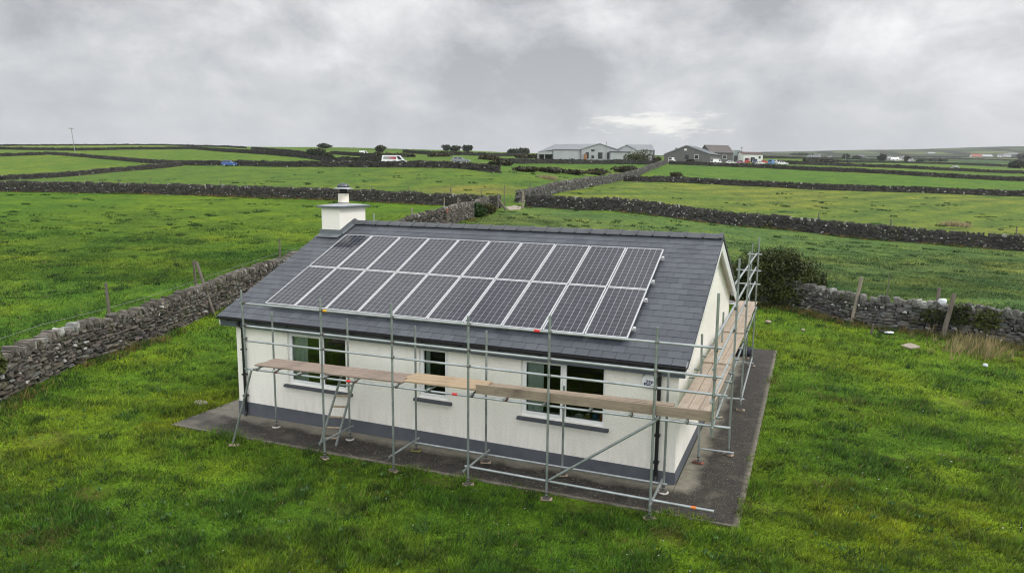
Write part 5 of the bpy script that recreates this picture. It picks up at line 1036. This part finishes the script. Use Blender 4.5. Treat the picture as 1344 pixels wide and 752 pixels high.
h = (.035+.10*np.clip((nz-.36)*2.6, 0, 1)+.05*np.clip((nf-.5)*3, 0, 1))*(1+.25*np.clip(t/30, 0, 1.5)); h *= 1+.25*rough_
c = c*(1+(1.7*(nf-.5))[:, None]); dark = np.clip((nz-.50)*5, 0, .72)[:, None]; c = c*(1-dark)+c*np.array((.46, .64, .7))*dark  # fine noise puts dark hollows and lit tops into the blade colour
yel = np.clip((nb-.50)*4.5, 0, .8)[:, None]; c = c*(1-yel)+c*np.array((1.75, 1.30, .9))*yel; c *= RNG.choice([.45, .7, .95, 1.15, 1.5], (len(X), 1))*RNG.uniform(.85, 1.15, (len(X), 1))
for (px, py, rx, col) in ((1065, 512, .28, (.16, .10, .045)), (1003, 664, .32, (.10, .065, .028)), (1248, 526, .55, (.23, .20, .055)), (1180, 600, .3, (.12, .085, .03)), (575, 630, .35, (.12, .10, .03)), (770, 655, .5, (.10, .085, .02)), (120, 640, .4, (.16, .15, .03)), (60, 570, .6, (.17, .16, .035)), (435, 665, .3, (.13, .12, .03)), (1110, 425, .6, (.19, .12, .04)), (1160, 432, .8, (.20, .13, .045)), (880, 705, .35, (.11, .09, .025))):
    b_ = at(px, py); w = np.clip(1.5-np.hypot(X-b_[0], Y-b_[1])/rx*(.8+.8*fbm(X*4, Y*4, 7, 2)), 0, .9); c = c*(1-w[:, None])+np.array(col)*RNG.uniform(.6, 1.4, (len(X), 1))*w[:, None]; h = h*(1-.65*w)
brown = (np.clip((fbm(X*.7, Y*.7, 71, 4)-.69)*14, 0, .7)*(RNG.random(len(X)) < .5)+.25*rough_*(RNG.random(len(X)) < .4))[:, None]; c = c*(1-brown)+np.array((.12, .085, .022))*brown
straw = RNG.random(len(X)) < .022; c[straw] = (.24, .20, .07)
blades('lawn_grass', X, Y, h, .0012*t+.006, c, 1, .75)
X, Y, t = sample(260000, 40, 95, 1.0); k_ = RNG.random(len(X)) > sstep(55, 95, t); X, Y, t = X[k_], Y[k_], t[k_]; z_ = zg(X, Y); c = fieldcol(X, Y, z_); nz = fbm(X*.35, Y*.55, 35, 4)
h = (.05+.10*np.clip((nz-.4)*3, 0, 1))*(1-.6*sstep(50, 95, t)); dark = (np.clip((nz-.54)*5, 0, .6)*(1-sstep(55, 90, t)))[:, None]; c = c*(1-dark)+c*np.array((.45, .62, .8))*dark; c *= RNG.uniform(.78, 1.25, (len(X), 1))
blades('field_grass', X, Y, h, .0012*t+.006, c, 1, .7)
# dark tussocks and clods in the fields
X, Y, t = sample(2000, 30, 150, .85); k_ = fbm(X*.05, Y*.05, 61, 2) > .40; X, Y, t = X[k_], Y[k_], t[k_]
n = len(X); sz = (.06+.30*RNG.random(n)**2.6)*(.55+t/110); Z = zg(X, Y); Cs = np.stack([X, Y, Z+.03], -1); Ds = np.stack([sz*RNG.uniform(.9, 1.9, n), sz, sz*RNG.uniform(.35, .7, n)], -1); a = RNG.normal(.2, .5, n); Us = np.stack([np.cos(a), np.sin(a), 0*a], -1)
kb = RNG.random(n) < .22; Ds[:, 2] *= .5; Ds *= .6; cl = np.array([[.045, .030, .015]])*RNG.uniform(.5, 1.5, (n, 1)); o = stones_mesh('molehills', Cs[kb], Ds[kb], Us[kb], cl[kb], M['leaf'], False, None, None, .25); tag(o, kind='stuff')
X, Y, sz, t = [np.repeat(v_[~kb], 3) for v_ in (X, Y, sz, t)]; n = len(X); X = X+RNG.normal(0, .22, n)*(1+t/90); Y = Y+RNG.normal(0, .12, n)*(1+t/90)
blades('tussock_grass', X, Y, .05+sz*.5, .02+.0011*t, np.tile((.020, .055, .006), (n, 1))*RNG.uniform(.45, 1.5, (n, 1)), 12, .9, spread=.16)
# dark taller tufts in the garden
X, Y, t = sample(620, 9, 40, .9); k_ = freemask(X, Y, .15); X, Y, t = X[k_], Y[k_], t[k_]; blades('lawn_tufts', X, Y, RNG.uniform(.10, .20, len(X)), .010+.0008*t, np.tile((.020, .056, .007), (len(X), 1))*RNG.uniform(.6, 1.9, (len(X), 1)), 36, .85, spread=.11)
# broad leaved weeds in the lawn
X, Y, t = sample(520, 9, 32, .8); k_ = freemask(X, Y, .15) & (fbm(X*.5, Y*.5, 101, 3) > .47); X, Y, t = X[k_], Y[k_], t[k_]; V = []; cl = []
for x_, y_ in zip(X, Y):
    z_ = zg1(x_, y_)+.03; R_ = random.uniform(.04, .10)
    for i in range(random.randint(6, 10)):
        a = random.uniform(0, 2*pi); r_ = R_*random.uniform(.6, 1.1); dx_, dy_ = cos(a)*r_, sin(a)*r_; w_ = r_*.24; V += [(x_, y_, z_), (x_+dx_*.55-dy_/r_*w_, y_+dy_*.55+dx_/r_*w_, z_+.09), (x_+dx_, y_+dy_, z_+.05), (x_+dx_*.55+dy_/r_*w_, y_+dy_*.55-dx_/r_*w_, z_+.09)]; cl += [np.array((.050, .115, .018))*random.uniform(.5, 1.3)]*4
V = np.array(V); o = npmesh('lawn_weeds', V, np.arange(len(V)).reshape(-1, 4), M['leaf'], None, np.array(cl)); tag(o, kind='stuff')
# straw grass along the wall feet
XX, YY = [], []
for key, off, dens in (('left', -.5, 16), ('right', -.5, 22), ('backleft', -.6, 8), ('farright', -.6, 8)):
    P = WALLS[key]; d = np.gradient(P, axis=0)[:, :2]; d /= np.linalg.norm(d, axis=1, keepdims=True); nv = np.stack([-d[:, 1], d[:, 0]], 1); s_ = np.sign(nv@REF.get(key, FH[:2]))[:, None]
    for i in range(len(P)):
        mk = vnoise(np.array([P[i, 0]*.35]), np.array([P[i, 1]*.35]), 88)[0]
        for _ in range(int(dens*max(0, mk-.28)*2.2)): q = P[i, :2]+d[i]*random.uniform(-.5, .5)+nv[i]*s_[i]*(off-random.random()*.5); XX.append(q[0]); YY.append(q[1])
XX, YY = np.array(XX), np.array(YY); tt = (XX-CX)*FH[0]+(YY-CY)*FH[1]; blades('wall_foot_grass', XX, YY, RNG.uniform(.14, .36, len(XX)), .008+.0011*tt, np.where(RNG.random((len(XX), 1)) < .45, np.array([[.17, .12, .035]]), np.array([[.045, .075, .012]])), 9, .8, spread=.14)
XX, YY = [], []
for k_ in range(190):
    p = at(1292+random.gauss(0, 34), 448+random.gauss(0, 9)+.12*(random.random()*60), 20); XX.append(p[0]); YY.append(p[1])
XX, YY = np.array(XX), np.array(YY); blades('straw_grass', XX, YY, RNG.uniform(.25, .62, len(XX)), np.full(len(XX), .03), np.where(RNG.random((len(XX), 1)) < .7, np.array([[.30, .24, .11]]), np.array([[.10, .11, .03]])), 8, .45, spread=.10)
for k_, (px, py, s_) in enumerate([(1253, 297, 1.4), (720, 235, 1.6)]):
    p = at(px, py); X = p[0]+RNG.normal(0, s_*.5, 160); Y = p[1]+RNG.normal(0, s_*.3, 160); o = blades('straw_tuft', X, Y, RNG.uniform(.4, .8, 160), np.full(160, .14), np.tile((.30, .25, .13), (160, 1)), 3, .6, spread=.2, kind='thing'); tag(o, ['pale straw coloured grass tuft in the meadow behind the far wall', 'tawny grass tuft before the hedge below the shed'][k_], 'grass tuft')
# daisies and scraps
X, Y, t = sample(900, 9, 34, .7); k_ = freemask(X, Y, .1) & (fbm(X*.4, Y*.4, 90, 3) > .5); X, Y, t = X[k_][:170], Y[k_][:170], t[k_][:170]; n = len(X); Z = zg(X, Y)+RNG.uniform(.05, .10, n); s_ = .006+.0004*t
V = np.stack([np.stack([X+cx_*s_, Y+cy_*s_, Z+.004*cx_], -1) for cx_, cy_ in ((-1, -1), (1, -1), (1.2, .2), (1, 1), (-1, 1), (-1.2, 0))], 1).reshape(-1, 3); o = npmesh('daisies', V, np.arange(6*n).reshape(-1, 6), M['leaf'], None, np.repeat(np.where(RNG.random((n, 1)) < .8, np.array([[.62, .62, .6]]), np.array([[.5, .35, .05]])), 6, 0)); tag(o, kind='stuff')

# ------------------------------------------------------------------ sky, sun, camera
W = bpy.data.worlds.new('World'); SC.world = W; W.use_nodes = True; N, L = W.node_tree.nodes, W.node_tree.links; bg = N['Background']
SUN_AZ, SUN_EL = radians(55), radians(48)      # azimuth of the sun, clockwise from +y ; behind thick cloud
sky = N.new('ShaderNodeTexSky'); sky.sky_type = 'NISHITA'; sky.sun_disc = False; sky.sun_elevation = SUN_EL; sky.sun_rotation = SUN_AZ; sky.air_density = 1; sky.dust_density = 3
tc = N.new('ShaderNodeTexCoord'); sx = N.new('ShaderNodeSeparateXYZ'); L.new(tc.outputs['Generated'], sx.inputs[0])
zc = math_(N, L, 'MAXIMUM', sx.outputs[2], 0.0); dv = math_(N, L, 'ADD', zc, .16)
cb = N.new('ShaderNodeCombineXYZ'); L.new(math_(N, L, 'DIVIDE', sx.outputs[0], dv), cb.inputs[0]); L.new(math_(N, L, 'DIVIDE', sx.outputs[1], dv), cb.inputs[1])
co = cb.outputs[0]
mp = nd(N, 'ShaderNodeMapping'); mp.inputs['Scale'].default_value = (1, 1, 1.75); mp.inputs['Location'].default_value = (.35, .1, .0); L.new(tc.outputs['Generated'], mp.inputs[0])
n1 = noise(N, L, mp.outputs[0], 2.7, 10, .56, .15); n2 = noise(N, L, mp.outputs[0], 8.0, 10, .60, .25); n3 = noise(N, L, co, .5, 5, .5, .2)
nn_ = math_(N, L, 'ADD', math_(N, L, 'ADD', math_(N, L, 'MULTIPLY', n1, .46), math_(N, L, 'MULTIPLY', n2, .36)), math_(N, L, 'MULTIPLY', n3, .18))
nn_ = math_(N, L, 'MULTIPLY_ADD', math_(N, L, 'SUBTRACT', nn_, .505), 1.5, .5)
cl_ = ramp(N, L, nn_, (.38, (2.35, 2.42, 2.55)), (.45, (3.05, 3.11, 3.22)), (.51, (3.7, 3.74, 3.8)), (.565, (4.35, 4.36, 4.4)), (.66, (5.5, 5.5, 5.5)))
# brighter overhead as an overcast sky is, a little dimmer and bluer at the horizon
el = ramp(N, L, sx.outputs[2], (0., .95), (.10, 1.), (.30, 1.08), (.7, 1.8), (1., 2.05))
cl_ = mixc(N, L, 1.0, cl_, el, 'MULTIPLY')
hz = ramp(N, L, sx.outputs[2], (0.0, .8), (.10, .35), (.2, 0.)); cl_ = mixc(N, L, hz, cl_, (3.75, 3.88, 4.1))
bk = N.new('ShaderNodeVectorMath'); bk.operation = 'DOT_PRODUCT'; L.new(tc.outputs['Generated'], bk.inputs[0]); bk.inputs[1].default_value = tuple(-FH)
cl_ = mixc(N, L, 1.0, cl_, ramp(N, L, bk.outputs['Value'], (.0, 1.), (.75, 2.25)), 'MULTIPLY')      # unseen sky behind the viewer, brightened to lift the front wall
# a bright gap in the cloud low over the shed
gd_ = CAM*0+(ray(862, 163)/np.linalg.norm(ray(862, 163)))
mp2 = nd(N, 'ShaderNodeMapping'); mp2.inputs['Location'].default_value = tuple(-gd_); L.new(tc.outputs['Generated'], mp2.inputs[0]); mp3 = nd(N, 'ShaderNodeMapping'); mp3.inputs['Rotation'].default_value = (0, 0, YAW); mp3.inputs['Scale'].default_value = (11, 11, 62); L.new(mp2.outputs[0], mp3.inputs[0])
vl = N.new('ShaderNodeVectorMath'); vl.operation = 'LENGTH'; L.new(mp3.outputs[0], vl.inputs[0]); gap = ramp(N, L, math_(N, L, 'ADD', vl.outputs['Value'], math_(N, L, 'MULTIPLY', math_(N, L, 'SUBTRACT', noise(N, L, mp3.outputs[0], 1.7, 7, .65), .5), 3.4)), (.35, 1.), (.95, 0.))
cl_ = mixc(N, L, math_(N, L, 'MULTIPLY', gap, .85), cl_, (6.3, 6.2, 5.8))
mxs = mixc(N, L, .95, sky.outputs[0], cl_); L.new(mxs, bg.inputs['Color']); bg.inputs['Strength'].default_value = .13
sl = bpy.data.lights.new('Sun', 'SUN'); sl.energy = 1.45; sl.angle = radians(14); sl.color = (1., .965, .91); so = bpy.data.objects.new('sun', sl); COL.objects.link(so)
sd = np.array([sin(SUN_AZ)*cos(SUN_EL), cos(SUN_AZ)*cos(SUN_EL), sin(SUN_EL)]); sd = np.array([.55, .30, .77]); sd /= np.linalg.norm(sd)
sky.sun_elevation = math.asin(sd[2]); sky.sun_rotation = math.atan2(sd[0], sd[1])
from mathutils import Matrix, Vector
so.rotation_euler = Vector(sd).to_track_quat('Z', 'Y').to_euler(); so.location = (10, -10, 30)
cam = bpy.data.cameras.new('camera'); cam.sensor_width = 36; cam.sensor_fit = 'HORIZONTAL'; cam.lens = F/1344*36; cam.clip_start = .1; cam.clip_end = 12000; camo = bpy.data.objects.new('camera', cam); COL.objects.link(camo)
camo.matrix_world = Matrix([[RT[0], UP[0], -FW[0], CX], [RT[1], UP[1], -FW[1], CY], [RT[2], UP[2], -FW[2], CZ], [0, 0, 0, 1]]); SC.camera = camo
SC.view_settings.view_transform = 'Standard'; SC.view_settings.look = 'None'; SC.view_settings.exposure = 0.42; SC.view_settings.gamma = 1; SC.view_settings.use_curve_mapping = False
SC.render.engine = 'CYCLES'; cy = SC.cycles; cy.max_bounces = 6; cy.diffuse_bounces = 3; cy.glossy_bounces = 3; cy.transparent_max_bounces = 8; cy.use_denoising = True; cy.denoiser = 'OPENIMAGEDENOISE'; cy.denoising_input_passes = 'RGB_ALBEDO_NORMAL'; cy.denoising_prefilter = 'ACCURATE'; cy.pixel_filter_type = 'BLACKMAN_HARRIS'; cy.filter_width = 1.15; cy.use_adaptive_sampling = False; cy.sample_clamp_indirect = 4; cy.caustics_reflective = False; cy.caustics_refractive = False

# thin moist air over the whole landscape
hz_b = MB().box(-5400, 5400, -5400, 5400, -75, 210).build('haze', None); m = bpy.data.materials.new('moist_air'); m.use_nodes = True; N, L = m.node_tree.nodes, m.node_tree.links; N.remove(N['Principled BSDF'])
pv = N.new('ShaderNodeVolumePrincipled'); pv.inputs['Color'].default_value = (.86, .90, .95, 1); pv.inputs['Density'].default_value = .00010; pv.inputs['Anisotropy'].default_value = .2; L.new(pv.outputs[0], N['Material Output'].inputs['Volume']); hz_b.data.materials.append(m); tag(hz_b, kind='stuff')
SC.cycles.volume_bounces = 0
